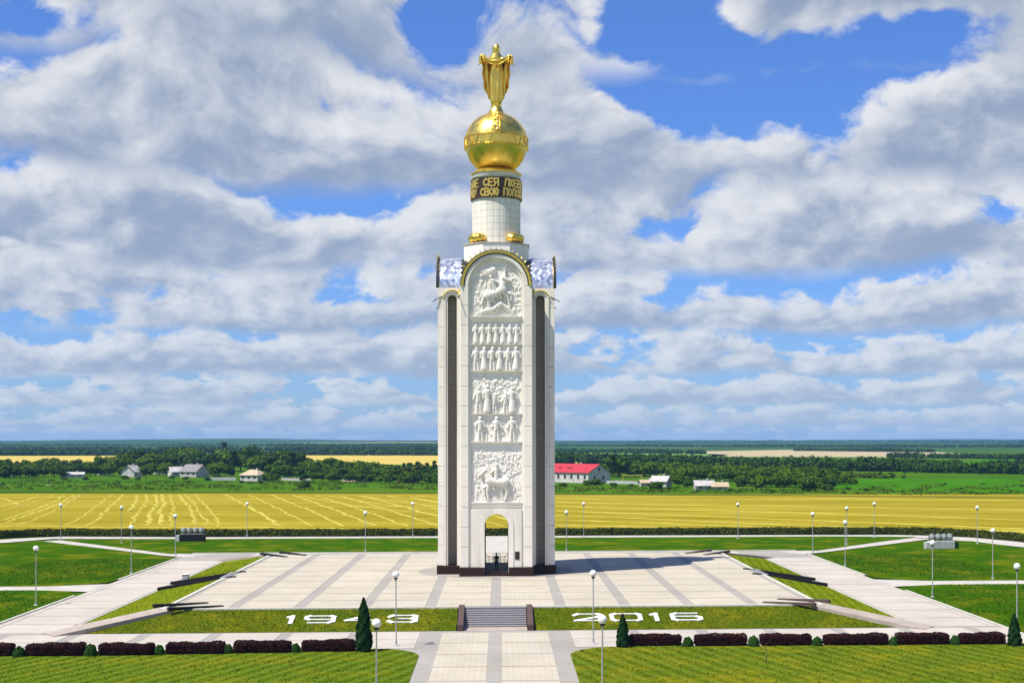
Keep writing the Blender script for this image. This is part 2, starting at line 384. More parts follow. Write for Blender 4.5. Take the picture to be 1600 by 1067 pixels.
# ground as a sheet whose far part rises into low hills at the horizon
def ground_sheet():
    ys=[-3000,-800,-200,0,60,110,160,240,330,430,540,700,900,1200,1600,2100,2700,3400,4200,5200,6400,7800,9500,11500]
    xs=np.linspace(-1,1,61); V=[];Fq=[]
    for y in ys:
        half=max(1600.,abs(y)*.75+1500)
        for x in xs:
            X=x*half; r=math.hypot(X,y); t=max(0.,(y-2300)/5000.)
            z=LOW-.12
            if t>0:
                h=11*min(t,1.)**.8*(1+.0*X)+7*math.sin(X*.0009+1.2+y*.0002)*min(t,1)+4*math.sin(X*.0021+y*.0006+.4)*min(t*1.2,1)+2.5*math.sin(X*.0047+2.)*min(t*1.5,1)
                z+=max(h,0)
            V.append((X,y,z))
    n=len(xs)
    for j in range(len(ys)-1):
        for i in range(n-1): Fq.append((j*n+i,j*n+i+1,(j+1)*n+i+1,(j+1)*n+i))
    o=link('ground',raw_mesh('ground',V,Fq,MAT['farmland'],True)); tag(o,kind='structure')
ground_sheet()
def G(pts,z=LOW): return [ground_at(x,y,z) for x,y in pts]
# stubble field behind the monument
def stubble(name,col,lo):
    col,lo=dim(col),dim(lo); t=MT(name); p=t.P(); a=t.noise(t.P((.02,.10,1)),1.,5,.6,.6); b=t.noise(p,.9,4,.7); cc=t.noise(p,.012,3,.5)
    c=t.mix(t.ramp(a,.3,.7),lo,col); c=t.mix(t.ramp(cc,.4,.65,0,.45),c,(lo[0]*.85,lo[1]*.95,lo[2]*.7)); c=t.mix(t.ramp(b,.4,.75,0,.3),c,(lo[0]*.6,lo[1]*.6,lo[2]*.5))
    t.bump(b,.4,.1); return t.done(c,.95,0,.0)
MAT['stubble']=stubble('stubble',(.45,.365,.042),(.265,.21,.010))
MAT['straw']=simple('straw',(.40,.345,.06),.9,0,.25,.3,spec=.02)
MAT['wheat']=stubble('far_wheat',(.66,.50,.12),(.56,.42,.10))
MAT['tan_field']=stubble('tan_field',(.52,.43,.27),(.46,.37,.23))
MAT['crop']=simple('green_crop',(.038,.14,.002),.95,0,.25,.05,spec=.0)
MAT['crop_pale']=simple('pale_crop',(.13,.24,.06),.95,0,.2,.02,spec=.0)
FIELD=[(-20,848),(60,838),(130,833.5),(400,832.5),(776,832.3),(1200,831),(1400,831.5),(1500,835),(1620,846),(1650,778),(1250,774),(860,772),(690,771),(400,770),(0,768),(-40,768)]
sheet('stubble_field',[(-330,G(FIELD)[0][1])]+G(FIELD)[1:8]+[(330,G(FIELD)[8][1]),(330,392),(200,400)]+G(FIELD)[11:14]+[(-330,436)],LOW-.09,MAT['stubble'])
# straw windrows left by the harvester: low ridges
def windrows():
    lines=[]
    def L(*p): lines.append(p)
    L((305,772),(318,784),(331,800),(341,815),(338,822)); L((290,772),(303,785),(312,800),(322,812),(318,822)); L((279,772),(290,784),(300,798),(305,818))
    L((265,772),(269,784),(272,796),(266,808),(270,821)); L((253,772),(257,784),(250,797),(253,808),(249,820)); L((243,772),(246,784),(238,796),(233,808),(232,820))
    L((228,772),(229,784),(219,797),(210,808),(207,818)); L((192,772),(180,784),(168,795),(155,808),(135,821)); L((214,773),(212,783),(203,797)); L((176,772),(160,783),(140,797),(120,812),(96,821))
    L((126,772),(108,783),(84,797),(55,810),(20,822)); L((100,774),(80,785),(40,800),(0,813)); L((116,773),(93,785),(60,798),(10,815)); L((84,773),(48,785),(0,798)); L((60,775),(20,786),(-20,795)); L((27,790),(25,785),(10,780),(-10,776))
    L((0,822),(60,821),(140,823),(230,823),(330,823),(420,823),(520,825),(600,826),(684,825))
    for k in range(9):
        x0=352+k*36; L((x0,772+k*.4),(x0+28+k*3,786),(x0+58+k*8,803),(x0+86+k*14,821))
    for k in range(5): L((470+k*45,774),(560+k*45,790-k*2),(690+k*30,803-k*4))
    for k,(ya,yb,yc) in enumerate(((778,779,781),(784,790,797),(790,800,812),(797,811,826),(804,819,829),(811,824,830),(819,827,831))):
        L((862,ya),(1050,(ya*2+yb)/3+2),(1240,yb),(1430,(yb+yc)/2),(1610,yc))
    L((1240,829),(1420,829),(1500,832),(1610,838)); L((862,829),(1000,829.5),(1200,829))
    V=[];Fq=[]; rng=np.random.default_rng(3)
    for ln in lines:
        P=[np.array(ground_at(x,y)) for x,y in ln]; pts=[]
        for i in range(len(P)-1):
            n=max(2,int(np.linalg.norm(P[i+1]-P[i])/3.5))
            p0=P[max(i-1,0)];p1=P[i];p2=P[i+1];p3=P[min(i+2,len(P)-1)]
            for k in range(n):
                t=k/n; pts.append(.5*((2*p1)+(p2-p0)*t+(2*p0-5*p1+4*p2-p3)*t*t+(3*p1-p0-3*p2+p3)*t**3))
        pts.append(P[-1]); pts=np.array(pts); T=np.gradient(pts,axis=0); T/=np.linalg.norm(T,axis=1)[:,None]+1e-9; Nn=np.stack([-T[:,1],T[:,0]],1)
        w0=rng.uniform(.22,.5)*(1.5 if ln[0][0]>=860 else 1.)
        i0=len(V)
        for q,nn in zip(pts,Nn):
            w=w0*rng.uniform(.55,1.35); h=rng.uniform(.06,.14); o=rng.normal(0,.25)
            for s,z in ((-1,.0),(-.5,h*.8),(0,h),(.5,h*.8),(1,.0)): V.append((q[0]+nn[0]*(s*w+o),q[1]+nn[1]*(s*w+o),LOW-.1+z))
        for j in range(len(pts)-1):
            for k in range(4): a=i0+j*5+k; Fq.append((a,a+1,a+6,a+5))
    o=link('straw_windrows',raw_mesh('straw_windrows',V,Fq,MAT['straw'],True)); tag(o,'pale straw windrows lying in curved lines across the stubble field','straw',kind='stuff')
windrows()
# farther fields, seen as bands
for nm,pts,m,dz in [('wheat_field',[(-40,723),(195,721),(190,711.5),(-40,712)],'wheat',0),('wheat_field',[(468,722),(700,727),(720,712),(560,710),(465,711)],'wheat',0),
    ('wheat_field',[(880,725),(935,724),(930,720.5),(880,721)],'wheat',0),('tan_field',[(1090,705),(1120,713),(1390,714),(1510,709),(1420,703),(1350,700)],'tan_field',0),
    ('tan_field',[(985,696.5),(1075,701),(1260,700),(1240,695)],'tan_field',0),('crop_field',[(1290,764),(1650,772),(1650,749),(1400,746),(1290,750)],'crop',0),
    ('crop_field',[(1470,726),(1650,722),(1650,716),(1540,717)],'crop',0),('pale_crop_field',[(870,709),(1100,716),(1140,710),(900,701)],'crop_pale',0),
    ('crop_field',[(870,733),(1010,738),(1010,727),(880,726)],'crop',0),('pale_crop_field',[(340,705),(430,705),(430,700),(340,700)],'crop_pale',0)]:
    sheet(nm,G(pts),LOW-.08,MAT[m])
# ---- lawns round the monument (rounded corners where roads meet)
def arc(cx,cy,r,a0,a1,n=6): return [(cx+r*math.cos(math.radians(a0+(a1-a0)*k/n)),cy+r*math.sin(math.radians(a0+(a1-a0)*k/n))) for k in range(n+1)]
WALK=5.75; RX0,RX1=36.7,44.0; FY0,FY1=108.4,118.0; BY0,BY1=188.5,200.5; CYS=154.6
for sgn,mat in ((-1,'lawn_left'),(1,'lawn_right')):
    e=WALK-.02
    P=[(sgn*70,20),(sgn*e,20),(sgn*e,FY0-4.2)]+[(sgn*(e+4.1-4.1*math.cos(math.radians(a))),FY0-4.2+4.1*math.sin(math.radians(a))) for a in range(10,91,16)]+[(sgn*70,FY0-.1)]
    sheet('front_lawn',P,LOW+.035,MAT[mat])
for sgn in (-1,1):
    x=sgn*(RX1+.3)
    # lawn between the front road and the side path, then the large outer lawn, then the back lawn
    sheet('side_lawn',[(sgn*75,FY0+1.),(x+sgn*.6,FY0+1.),(x,FY0+3),(x,CYS-8)]+[(x+sgn*(5-5*math.cos(math.radians(a))),CYS-8+5.6*math.sin(math.radians(a))) for a in (20,40,60,80)]+[(x+sgn*6,CYS-2.1),(sgn*110,CYS-1.6)],LOW+.03,MAT['lawn_deep'])
    far=[ground_at(px,py) for px,py in ([(-10,849.5),(30,847.5),(58,848)] if sgn<0 else [(1620,861),(1570,852),(1520,845.5),(1480,843.5),(1445,844)])]
    sheet('outer_lawn',[(sgn*110,CYS+1.8),(x+sgn*6,CYS+1.9)]+[(x+sgn*(5-5*math.cos(math.radians(a))),CYS+8-5.6*math.sin(math.radians(a))) for a in (80,60,40,20)]+[(x,CYS+9),(x,193.0)]+[(sgn*72,224.6) if sgn<0 else (66.5,216.5)]+(far[::-1])+[(sgn*110,far[0][1]-3)],LOW+.03,MAT['lawn_deep'])
    sheet('back_lawn',[(sgn*4.4,BY1+.2),(sgn*43.5,BY1+.2),(sgn*47,BY1-.5),ground_at(84,842.5) if sgn<0 else ground_at(1432,838.5),(sgn*55,229.3),(sgn*4.4,229.0)],LOW+.03,MAT['lawn_deep'])
# ---- pale base of all paved surfaces, then the slabs that stand on it
def strip_poly(pts,w):
    P=[Vector((*p,0)) for p in pts]; Lf=[];Rt=[]
    for i,p in enumerate(P):
        t=(P[min(i+1,len(P)-1)]-P[max(i-1,0)]).normalized(); n=Vector((-t.y,t.x,0)); ww=w[i] if isinstance(w,(list,tuple)) else w
        Lf.append((p+n*ww/2)[:2]); Rt.append((p-n*ww/2)[:2])
    return Lf,Rt
def path(name,pts,w,z=LOW,mat='path'):
    Lf,Rt=strip_poly(pts,w); mb=MB()
    for i in range(len(pts)-1): mb.quad((*Rt[i],z),(*Rt[i+1],z),(*Lf[i+1],z),(*Lf[i],z))
    o=mb.build(name,MAT[mat]); tag(o,kind='structure'); return o
def kerb(pts,z0,name='kerb',w=.28,h=.10,mat='kerb'):
    Lf,Rt=strip_poly(pts,w); mb=MB()
    for i in range(len(pts)-1):
        a,b,c,d=Rt[i],Rt[i+1],Lf[i+1],Lf[i]
        mb.quad((*a,z0+h),(*b,z0+h),(*c,z0+h),(*d,z0+h)); mb.quad((*a,z0-.1),(*b,z0-.1),(*b,z0+h),(*a,z0+h)); mb.quad((*c,z0-.1),(*d,z0-.1),(*d,z0+h),(*c,z0+h))
    o=mb.build(name,MAT[mat]); tag(o,kind='structure'); return o
roads=[]
def paved(name,x0,x1,y0,y1,z):
    o=sheet(name,[(x0,y0),(x1,y0),(x1,y1),(x0,y1)],z,MAT['band']); return o
front_road=paved('front_road',-75,75,FY0-.2,FY1,LOW); walk=paved('central_walk',-WALK,WALK,40,FY0-.2,LOW)
sheet('walk_flare',[(-WALK-5,FY0-5),(WALK+5,FY0-5),(WALK+5,FY0-.2),(-WALK-5,FY0-.2)],LOW-.008,MAT['band'])
left_road=paved('side_road',-RX1,-RX0,FY1,BY1,LOW); right_road=paved('side_road',RX0,RX1,FY1,BY1,LOW); back_road=paved('back_road',-RX0,RX0,BY0,BY1,LOW)
def panel(x0,x1,y0,y1,z,mat,parent,cache={}):
    k=(round(x1-x0,2),round(y1-y0,2),mat)
    if k not in cache:
        a,b=(x1-x0)/2,(y1-y0)/2; m=MB(); m.box(-a,a,-b,b,0,.02); del m.f[0]; cache[k]=m.mesh('paving_panel',MAT[mat])
    return link('paving_panel',cache[k],parent,((x0+x1)/2,(y0+y1)/2,z))
S=5.85; J=.13
for i in range(2):                                   # central walk
    x0=.55 if i else -4.45; x1=4.45 if i else -.55
    for k in range(12): y1=FY1-1.2-k*S; panel(x0,x1,y1-S+J,y1-J,LOW+.004,'pave',walk)
for i in range(-12,12):                              # front road
    x0,x1=i*S+.5,(i+1)*S-.5
    if abs(x0+S/2-.5)<S: continue
    for y0,y1 in ((FY0-.1,FY0+4.6),(FY0+4.75,FY1-.5)): panel(x0,x1,y0,y1,LOW+.004,'pave_road',front_road)
for x in (-1,1):
    par=left_road if x<0 else right_road
    for k in range(12):
        y0=FY1+.3+k*S; a,b=sorted((x*(RX0+.35),x*(RX1-.9))); panel(a,b,y0+J,min(y0+S-J,BY1-.4),LOW+.004,'pave_road',par)
    a,b=sorted((x*(RX1-.8),x*(RX1-.12)))
    for k in range(12): y0=FY1+.3+k*S; panel(a,b,y0+J,min(y0+S-J,BY1-.4),LOW+.004,'pave_road',par)
for i in range(-6,6):
    for y0,y1 in ((BY0+.3,BY0+5.8),(BY0+5.95,BY1-.3)): panel(i*S+.45,(i+1)*S-.45,y0,y1,LOW+.004,'pave_road',back_road)
for s in (-1,1):
    kerb([(s*(RX1+.16),FY0+2.5),(s*(RX1+.16),CYS-8)],LOW); kerb([(s*(RX1+.16),CYS+8.5),(s*(RX1+.16),193.5)],LOW)
    kerb([(s*(RX0-.02),FY1+.6),(s*(RX0-.02),CYS-3.6)],LOW,w=.16,h=.06); kerb([(s*(RX0-.02),CYS+3.6),(s*(RX0-.02),BY0)],LOW,w=.16,h=.06)
    path('side_path',[(s*RX1,CYS+.1),(s*(RX1+6),CYS+.1),(s*115,CYS+.3)],[8,4.2,3.6],LOW+.012)
    path('diagonal_path',[(s*42,196.5),(s*46.5,199.0),ground_at(84,844.5) if s<0 else ground_at(1440,841)],[6,3.6,3.4],LOW+.016)
kerb([(-43.8,BY1+.1),(-4.3,BY1+.1)],LOW); kerb([(4.3,BY1+.1),(43.8,BY1+.1)],LOW)
path('axis_path',[(0,BY1-.2),(0,232)],8.6,LOW+.008)
ring=[(-110,205),ground_at(0,845.5),ground_at(40,842.5),ground_at(90,839.8),(-50,232.2),(-15,232.0),(15,231.6),(45,231.2),ground_at(1400,836.8),ground_at(1450,838.5),ground_at(1500,841),ground_at(1560,846.5),ground_at(1610,852.5),(112,184)]
path('ring_path',ring,[7,6.5,6,5.2,4.4,4.2,4.2,4.2,4.6,6,6.5,6.5,6.5,6.5],LOW+.010)
MAT['scrub']=simple('dry_weeds',(.055,.062,.012),.95,0,.4,.4,spec=.0)
path('field_margin',G([(-60,767.5),(400,769.2),(690,770.5),(860,771.5),(1250,773.5),(1650,777.5)]),5.5,LOW-.07,'scrub')
# ---- the raised plaza
PX1,PY0,PY1=29.6,123.4,182.0
plaza=MB(); plaza.box(-PX1,PX1,PY0,PY1,-1.6,0.); plaza=tag(plaza.build('plaza',MAT['band']),kind='structure')
rows=[PY0+.55]+[PY0+S*k for k in range(1,10)]+[PY1-.55]
for i in range(-5,5):
    x0=max(i*S+.5,-PX1+.55); x1=min((i+1)*S-.5,PX1-.55)
    for k in range(10): panel(x0,x1,rows[k]+(J if k else 0),rows[k+1]-J,.004,'pave',plaza)
def rim(x0,x1,y0,y1):
    m=MB(); m.box(x0,x1,y0,y1,-.25,.07); tag(m.build('plaza_rim',MAT['kerb']),kind='structure')
rim(-PX1-.1,-3.4,PY0-.1,PY0+.30); rim(3.4,PX1+.1,PY0-.1,PY0+.30); rim(-PX1-.1,PX1+.1,PY1-.30,PY1+.1)
for a,b in ((-PX1-.1,-PX1+.30),(PX1-.30,PX1+.1)): rim(a,b,PY0+.31,CYS-3.4); rim(a,b,CYS+3.4,PY1-.31)
m=MB(); n=48; ph=.031                                # darker round apron under the tower
m.v=[(0,0,ph)]+[(8.9*math.cos(2*math.pi*k/n),8.9*math.sin(2*math.pi*k/n),ph) for k in range(n)]; m.f=[(0,1+k,1+(k+1)%n) for k in range(n)]
tag(m.build('tower_apron',MAT['band'],loc=(0,TY,0)),kind='structure')
# ---- grass banks between plaza and roads
def bank(name,quads,mat):
    m=MB()
    for q in quads: m.quad(*q)
    tag(m.build(name,MAT[mat]),kind='structure')
zt,zb=-.05,LOW+.02; xo,yo,yb2=RX0-.15,FY1+.05,BY0
bank('grass_bank',[((-PX1,PY0,zt),(-3.38,PY0,zt),(-3.38,yo,zb),(-xo,yo,zb))],'bank'); bank('grass_bank',[((PX1,PY0,zt),(3.38,PY0,zt),(3.38,yo,zb),(xo,yo,zb))],'bank')
for s in (-1,1):
    bank('side_grass_bank',[((s*PX1,PY0,zt),(s*PX1,CYS-3.3,zt),(s*xo,CYS-3.3,zb),(s*xo,yo,zb)),((s*PX1,CYS+3.3,zt),(s*PX1,PY1,zt),(s*xo,yb2,zb),(s*xo,CYS+3.3,zb))],'bank_side')
bank('back_grass_bank',[((-PX1,PY1,zt),(PX1,PY1,zt),(xo,yb2,zb),(-xo,yb2,zb))],'bank')
# ---- diagonal ramps over the corners, with low dark parapets reaching onto the plaza
MAT['ramp']=simple('ramp_paving',(.35,.30,.255),.9,0,.15,1.,spec=.03)
RAMP_TXT={(-1,-1):'front left',(1,-1):'front right',(-1,1):'rear left',(1,1):'rear right'}
for s in (-1,1):
    for q,(yy,yout) in ((-1,(PY0,yo-.2)),(1,(PY1,yb2+.2))):
        a=Vector((s*PX1,yy,0)); b=Vector((s*(xo+.3),yout,LOW)); t=(b-a); t2=Vector((t.x,t.y,0)).normalized(); nn=Vector((-t2.y,t2.x,0))
        m=MB(); w=1.25; up=Vector((0,0,.06)); m.quad(a-t2*.6+nn*w+up,b+t2*.8+nn*w+up,b+t2*.8-nn*w+up,a-t2*.6-nn*w+up)
        for sd in (1,-1): m.quad(a-t2*.6+nn*w*sd+up,b+t2*.8+nn*w*sd+up,b+t2*.8+nn*w*sd-Vector((0,0,.3)),a-t2*.6+nn*w*sd-Vector((0,0,.3)))
        tag(m.build('corner_ramp',MAT['ramp']),kind='structure')
        for sd in (1,-1):
            ang=math.atan2(-t2.y,-t2.x); m=MB(); Lw=5.0
            m.quad((-.2,-.22,.04),(Lw,-.22,.04),(Lw,-.22,.12),(-.2,-.22,.34)); m.quad((-.2,.22,.04),(Lw,.22,.04),(Lw,.22,.12),(-.2,.22,.34)); m.quad((-.2,-.22,.34),(Lw,-.22,.12),(Lw,.22,.12),(-.2,.22,.34)); m.quad((-.2,-.22,.04),(-.2,.22,.04),(-.2,.22,.34),(-.2,-.22,.34)); m.quad((Lw,-.22,.04),(Lw,.22,.04),(Lw,.22,.12),(Lw,-.22,.12))
            c=a-t2*.2+nn*sd*1.55
            o=m.build('ramp_parapet',MAT['black_granite'] if s<0 else MAT['brown_granite'],None,False,(c.x,c.y,.0),ang)
            nearer=('nearer the camera' if (nn*sd).y<0 else 'farther from the camera')
            tag(o,'low dark sloping parapet at the %s plaza corner, the one %s'%(RAMP_TXT[s,q],nearer),'parapet','parapets at the plaza corners')
# ---- stairs
def stair(name,label,loc,rz,run,group):
    """local: +y climbs to the plaza edge at y=0; foot at y=-run"""
    root=tag(empty(name,loc,rz),label,'stairs',group); n=9; rise=-LOW/n; tr=min(.36,(run-1.2)/n)
    for k in range(n):
        m=MB(); y1=-k*tr-.0; zt_=-(k)*rise-.0
        if k==0: m.box(-2.72,2.72,-tr,.40,zt_-rise*2.2,zt_+.06,.02)
        else: m.box(-2.72,2.72,-(k+1)*tr,-k*tr+.03,zt_-rise*1.9,zt_,.02)
        m.build('step',MAT['step'],root)
        m=MB(); m.box(-2.70,2.70,-(k+1)*tr-.012,-(k+1)*tr+.07,zt_-.045+(.06 if k==0 else 0),zt_+.006+(.06 if k==0 else 0)); m.build('nosing',MAT['nosing'],root)
    m=MB(); m.box(-2.72,2.72,-run-.1,-n*tr-.02,LOW-.1,LOW+.03); m.build('landing',MAT['ramp'],root)
    for s in (-1,1):
        a,b=sorted((s*2.76,s*(3.26 if abs(rz)<.1 else 3.12))); m=MB(); y0,y1=-run-.1,(.35 if abs(rz)<.1 else 1.2); hb,hf=(.22,.55) if abs(rz)<.1 else (.16,.34)
        P=[(y0,LOW-.1),(y1,LOW-.1),(y1,hb),(y1-.5,hb),(y0,LOW+hf)]
        i=len(m.v); m.v=[(a,y,z) for y,z in P]+[(b,y,z) for y,z in P]; m.f=[(0,1,2,3,4),(9,8,7,6,5)]+[(k,(k+1)%5,5+(k+1)%5,5+k) for k in range(5)]
        m.build('parapet',MAT['brown_granite'] if abs(rz)<.1 else MAT['black_granite'],root)
MAT['nosing']=simple('step_nosing',(.42,.40,.40),.55,0,.1,4.)
stair('front_stair','dark granite steps with brown parapets before the tower on the central walk',(0,PY0,0),0,5.45,'stairs up to the plaza')
stair('side_stair','dark parapet steps crossing the left grass bank of the plaza',(-PX1,CYS,0),-math.pi/2,7.1,'stairs up to the plaza')
stair('side_stair','dark parapet steps crossing the right grass bank of the plaza',(PX1,CYS,0),math.pi/2,7.1,'stairs up to the plaza')
# ---- the years laid out on the front bank
GLY={'1':[[(.15,.85),(.55,1),(.55,0)]],'9':[[(.95,.48),(.12,.48),(0,.6),(0,.9),(.1,1),(.9,1),(1,.88),(1,.2),(.85,0),(.1,0)]],'4':[[(.8,0),(.8,1),(0,.3),(1,.3)]],
 '3':[[(0,.82),(.12,1),(.88,1),(1,.88),(1,.34),(.85,.52),(.35,.52)],[(.85,.52),(1,.40),(1,.12),(.88,0),(.12,0),(0,.18)]],'2':[[(0,.85),(.12,1),(.88,1),(1,.85),(1,.66),(.85,.52),(.0,.02),(1,.02)]],
 '0':[[(.12,0),(0,.12),(0,.88),(.12,1),(.88,1),(1,.88),(1,.12),(.88,0),(.12,0)]],'6':[[(.92,1),(.14,1),(0,.86),(0,.12),(.14,0),(.88,0),(1,.12),(1,.42),(.88,.54),(.0,.54)]]}
def glyph_mesh(ch,W,Hh,wx,wy,th,mat):
    m=MB()
    for st in GLY[ch]:
        for (x0,y0),(x1,y1) in zip(st[:-1],st[1:]):
            a=Vector((x0*W,y0*Hh,0)); b=Vector((x1*W,y1*Hh,0)); d=(b-a).normalized(); w=wx*abs(d.y)+wy*abs(d.x)
            n=Vector((-d.y,d.x,0))*w/2; a2=a-d*w*.42; b2=b+d*w*.42; z=random.uniform(.9,1.1)*th
            P=[a2-n,b2-n,b2+n,a2+n]; i=len(m.v); m.v+=[(p.x,p.y,0) for p in P]+[(p.x,p.y,z) for p in P]
            m.f+=[(i+4,i+5,i+6,i+7)]+[(i+k,i+(k+1)%4,i+4+(k+1)%4,i+4+k) for k in range(4)]
    return m
slope=math.atan2(zt-zb,PY0-yo)
def year(digits,spans,label,yp):
    t=.64; y=PY0+(yo-PY0)*t; z=zt+(zb-zt)*t
    root=tag(empty('year_numerals',(0,y,z)),label,'numerals','years on the front bank'); root.rotation_euler=(slope,0,0)
    for ch,(a,b) in zip(digits,spans):
        X0=ground_at(a,yp,z+.35)[0]; X1=ground_at(b,yp,z+.35)[0]; o=glyph_mesh(ch,X1-X0-.45,1.62,.38,.16,.08,None).build('digit',MAT['white_paint'],root); o.location=(X0+.2,0,.015)
year('1943',[(440,463),(471,522),(534,583),(602,652)],'white numerals 1943 lying on the left front grass bank',969)
year('2016',[(896,946),(955,1008),(1016,1042),(1052,1104)],'white numerals 2016 lying on the right front grass bank',966)
# ------------------------------------------------------------------ the bell tower
tower=tag(empty('bell_tower',(0,TY,0)),'tall white stone bell tower with carved reliefs and golden ball on the plaza','tower')
ZS=31.9; A=3.93; WE=6.5                  # springing of the vaults, arm half width, arm reach
def arm_core():
    m=MB()
    for s in (-1,1):
        a,b=sorted((s*1.3,s*3.88)); m.box(a,b,-6.05,-5.55,.0,5.55)
        a,b=sorted((s*1.75,s*2.2)); m.box(a,b,-5.54,-2.4,0,ZS)                  # inner side wall (back of the niche)
        a,b=sorted((s*2.21,s*3.88)); m.box(a,b,-5.86,-5.41,0,ZS-1.3); m.box(a,b,-4.39,-3.2,0,ZS-1.3)
        # niche head
        h=MB(); h.archfill(.5,.97,30.6,ZS,0,1.67); 
        M4=Matrix(((0,s,0,s*2.21),(1,0,0,-4.9),(0,0,1,0),(0,0,0,1))); m.merge(h,M4)
        a,b=sorted((s*2.21,s*3.88)); m.box(a,b,-3.92,-3.2,ZS-1.3,ZS)
    m.archfill(1.3,3.88,5.55,ZS,-6.05,-5.55)
    n=24                                                                       # lunette
    for k in range(n):
        p,q=math.pi*k/n,math.pi*(k+1)/n; r=3.6
        for y in (-6.05,-5.55): m.quad((0,y,ZS),(r*math.cos(p),y,ZS+r*math.sin(p)),(r*math.cos(q),y,ZS+r*math.sin(q)))
    return m
core_me=arm_core().mesh('arm_wall',MAT['joint'])
NC=14; CH=(ZS-1.0)/NC
corner_me=[]
for s in (-1,1):
    a,b=sorted((s*3.06,s*A)); mm=MB().box(a,b,-WE,-5.885,.022,CH-.022,.018); corner_me.append(mm.mesh('cladding_block',MAT['stone']))
stepm=MB()
for s in (-1,1):
    a,b=sorted((s*2.78,s*3.05)); stepm.box(a,b,-6.30,-6.04,1.0,ZS)
stepm.arcband(2.78,3.05,-6.30,-6.04,ZS,28)
step_me=stepm.mesh('frame_moulding',MAT['stone'])
vous=[]
for k in range(7):
    m=MB(); m.arcband(3.06,3.56,-WE,-5.9,ZS,5,math.pi*k/7+.004,math.pi*(k+1)/7-.004); vous.append(m.mesh('arch_stone',MAT['stone']))
gm=MB(); gm.arcband(3.57,3.86,-6.60,-6.35,ZS,36); gold_arch=gm.mesh('gilded_arch',MAT['gold']); edge_me=MB().arcband(3.87,3.93,-6.70,-6.40,ZS-.02,36).mesh('shade_dark_rim',MAT['dark_metal'])  # outer rim of the gilded arch, its shade put in as dark metal
plinth_me=[]
for s in (-1,1):
    a,b=sorted((s*1.36,s*4.07)); plinth_me.append(MB().box(a,b,-6.64,-4.09,0.,1.0,.03).mesh('plinth',MAT['plinth']))
sm=MB(); sm.box(-1.36,1.36,-6.45,-3.0,0.,.30,.02); sm.box(-1.36,1.36,-6.0,-3.0,.301,.45,.02); sill_me=sm.mesh('threshold',MAT['plinth'])
dm=MB()
for s in (-1,1):
    a,b=sorted((s*1.88,s*2.77)); dm.box(a,b,-6.40,-6.04,1.0,7.40,.02)
dm.archfill(1.88,1.885,5.55,7.45,-6.40,-6.04)
door_me=dm.mesh('door_wall',MAT['stone'])
am=MB(); 
for s in (-1,1):
    a,b=sorted((s*1.3,s*1.87)); am.box(a,b,-6.46,-5.5,1.0,5.545)
am.arcband(1.3,1.87,-6.46,-5.5,5.55,24); doorarch_me=am.mesh('door_arch',MAT['stone'])
# panel field behind the reliefs
fm=MB(); fm.box(-2.77,2.77,-6.10,-6.045,7.46,ZS); 
for k in range(24):
    p,q=math.pi*k/24,math.pi*(k+1)/24; r=2.77; fm.quad((0,-6.10,ZS),(r*math.cos(p),-6.10,ZS+r*math.sin(p)),(r*math.cos(q),-6.10,ZS+r*math.sin(q)))
field_me=fm.mesh('relief_field',MAT['relief'])
LEDGES=[(27.95,28.55,.40),(25.38,25.55,.30),(22.42,22.62,.30),(17.72,17.90,.30),(14.62,14.82,.30),(7.46,8.15,.30)]
ledge_me=[]
for z0,z1,d in LEDGES:
    m=MB(); y=-6.10; P=[(y,z0),(y-d*.45,z0+(z1-z0)*.25),(y-d,z1-.10),(y-d,z1),(y,z1)]
    m.v=[(-2.77,p,z) for p,z in P]+[(2.77,p,z) for p,z in P]; m.f=[(0,1,2,3,4),(9,8,7,6,5)]+[(k,(k+1)%5,5+(k+1)%5,5+k) for k in range(5)]; ledge_me.append(m.mesh('relief_ledge',MAT['relief']))
# niche on the flanks
def niche_parts(s):
    T4=lambda u: Matrix(((0,s,0,s*u),(1,0,0,-4.9),(0,0,1,0),(0,0,0,1)))
    o=MB()
    for q in (-1,1):
        a,b=sorted((q*.74,q*.955)); o.box(a,b,0,.17,1.0,30.6)
    o.arcband(.74,.955,0,.17,30.6,16); outer=MB().merge(o,T4(3.88)).mesh('niche_moulding',MAT['stone'])
    o=MB()
    for q in (-1,1):
        a,b=sorted((q*.5,q*.73)); o.box(a,b,0,.06,1.0,30.6)
    o.arcband(.5,.73,0,.06,30.6,16); inner=MB().merge(o,T4(3.88)).mesh('niche_reveal',MAT['stone'])
    o=MB().arcband(.965,1.06,0,.26,30.6,16,math.radians(8),math.radians(172)); g=MB().merge(o,T4(3.88)).mesh('niche_gilding',MAT['gold'])
    o=MB().tube([(-.9,-.05,30.95),(-1.5,.12,30.75),(-2.15,.30,30.35)],.055,6); sp=MB().merge(o,T4(3.9)).mesh('water_spout',MAT['dark_metal'])
    w=MB().box(.96,.985,0,.05,1.0,ZS); 
    lint=MB(); h=MB().archfill(.955,.972,30.6,ZS-.02,0,.05); lint.merge(h,T4(3.885)); lm=lint.mesh('niche_spandrel',MAT['stone'])
    return outer,inner,g,sp,lm
NI={s:niche_parts(s) for s in (-1,1)}
nb=[]
NB=43; NH=29.9/NB
for s in (-1,1):
    a,b=sorted((s*2.205,s*2.25)); nb.append(MB().box(a,b,-5.40,-4.40,.03,NH-.03,.008).mesh('niche_block',MAT['tan']))
def nb_joined(s):
    m=MB(); a,b=sorted((s*2.205,s*2.25))
    for k in range(NB): m.box(a,b,-5.40,-4.40,1.0+k*NH+.03,1.0+(k+1)*NH-.03)
    return m.mesh('niche_lining',MAT['tan'])
NBJ={s:nb_joined(s) for s in (-1,1)}
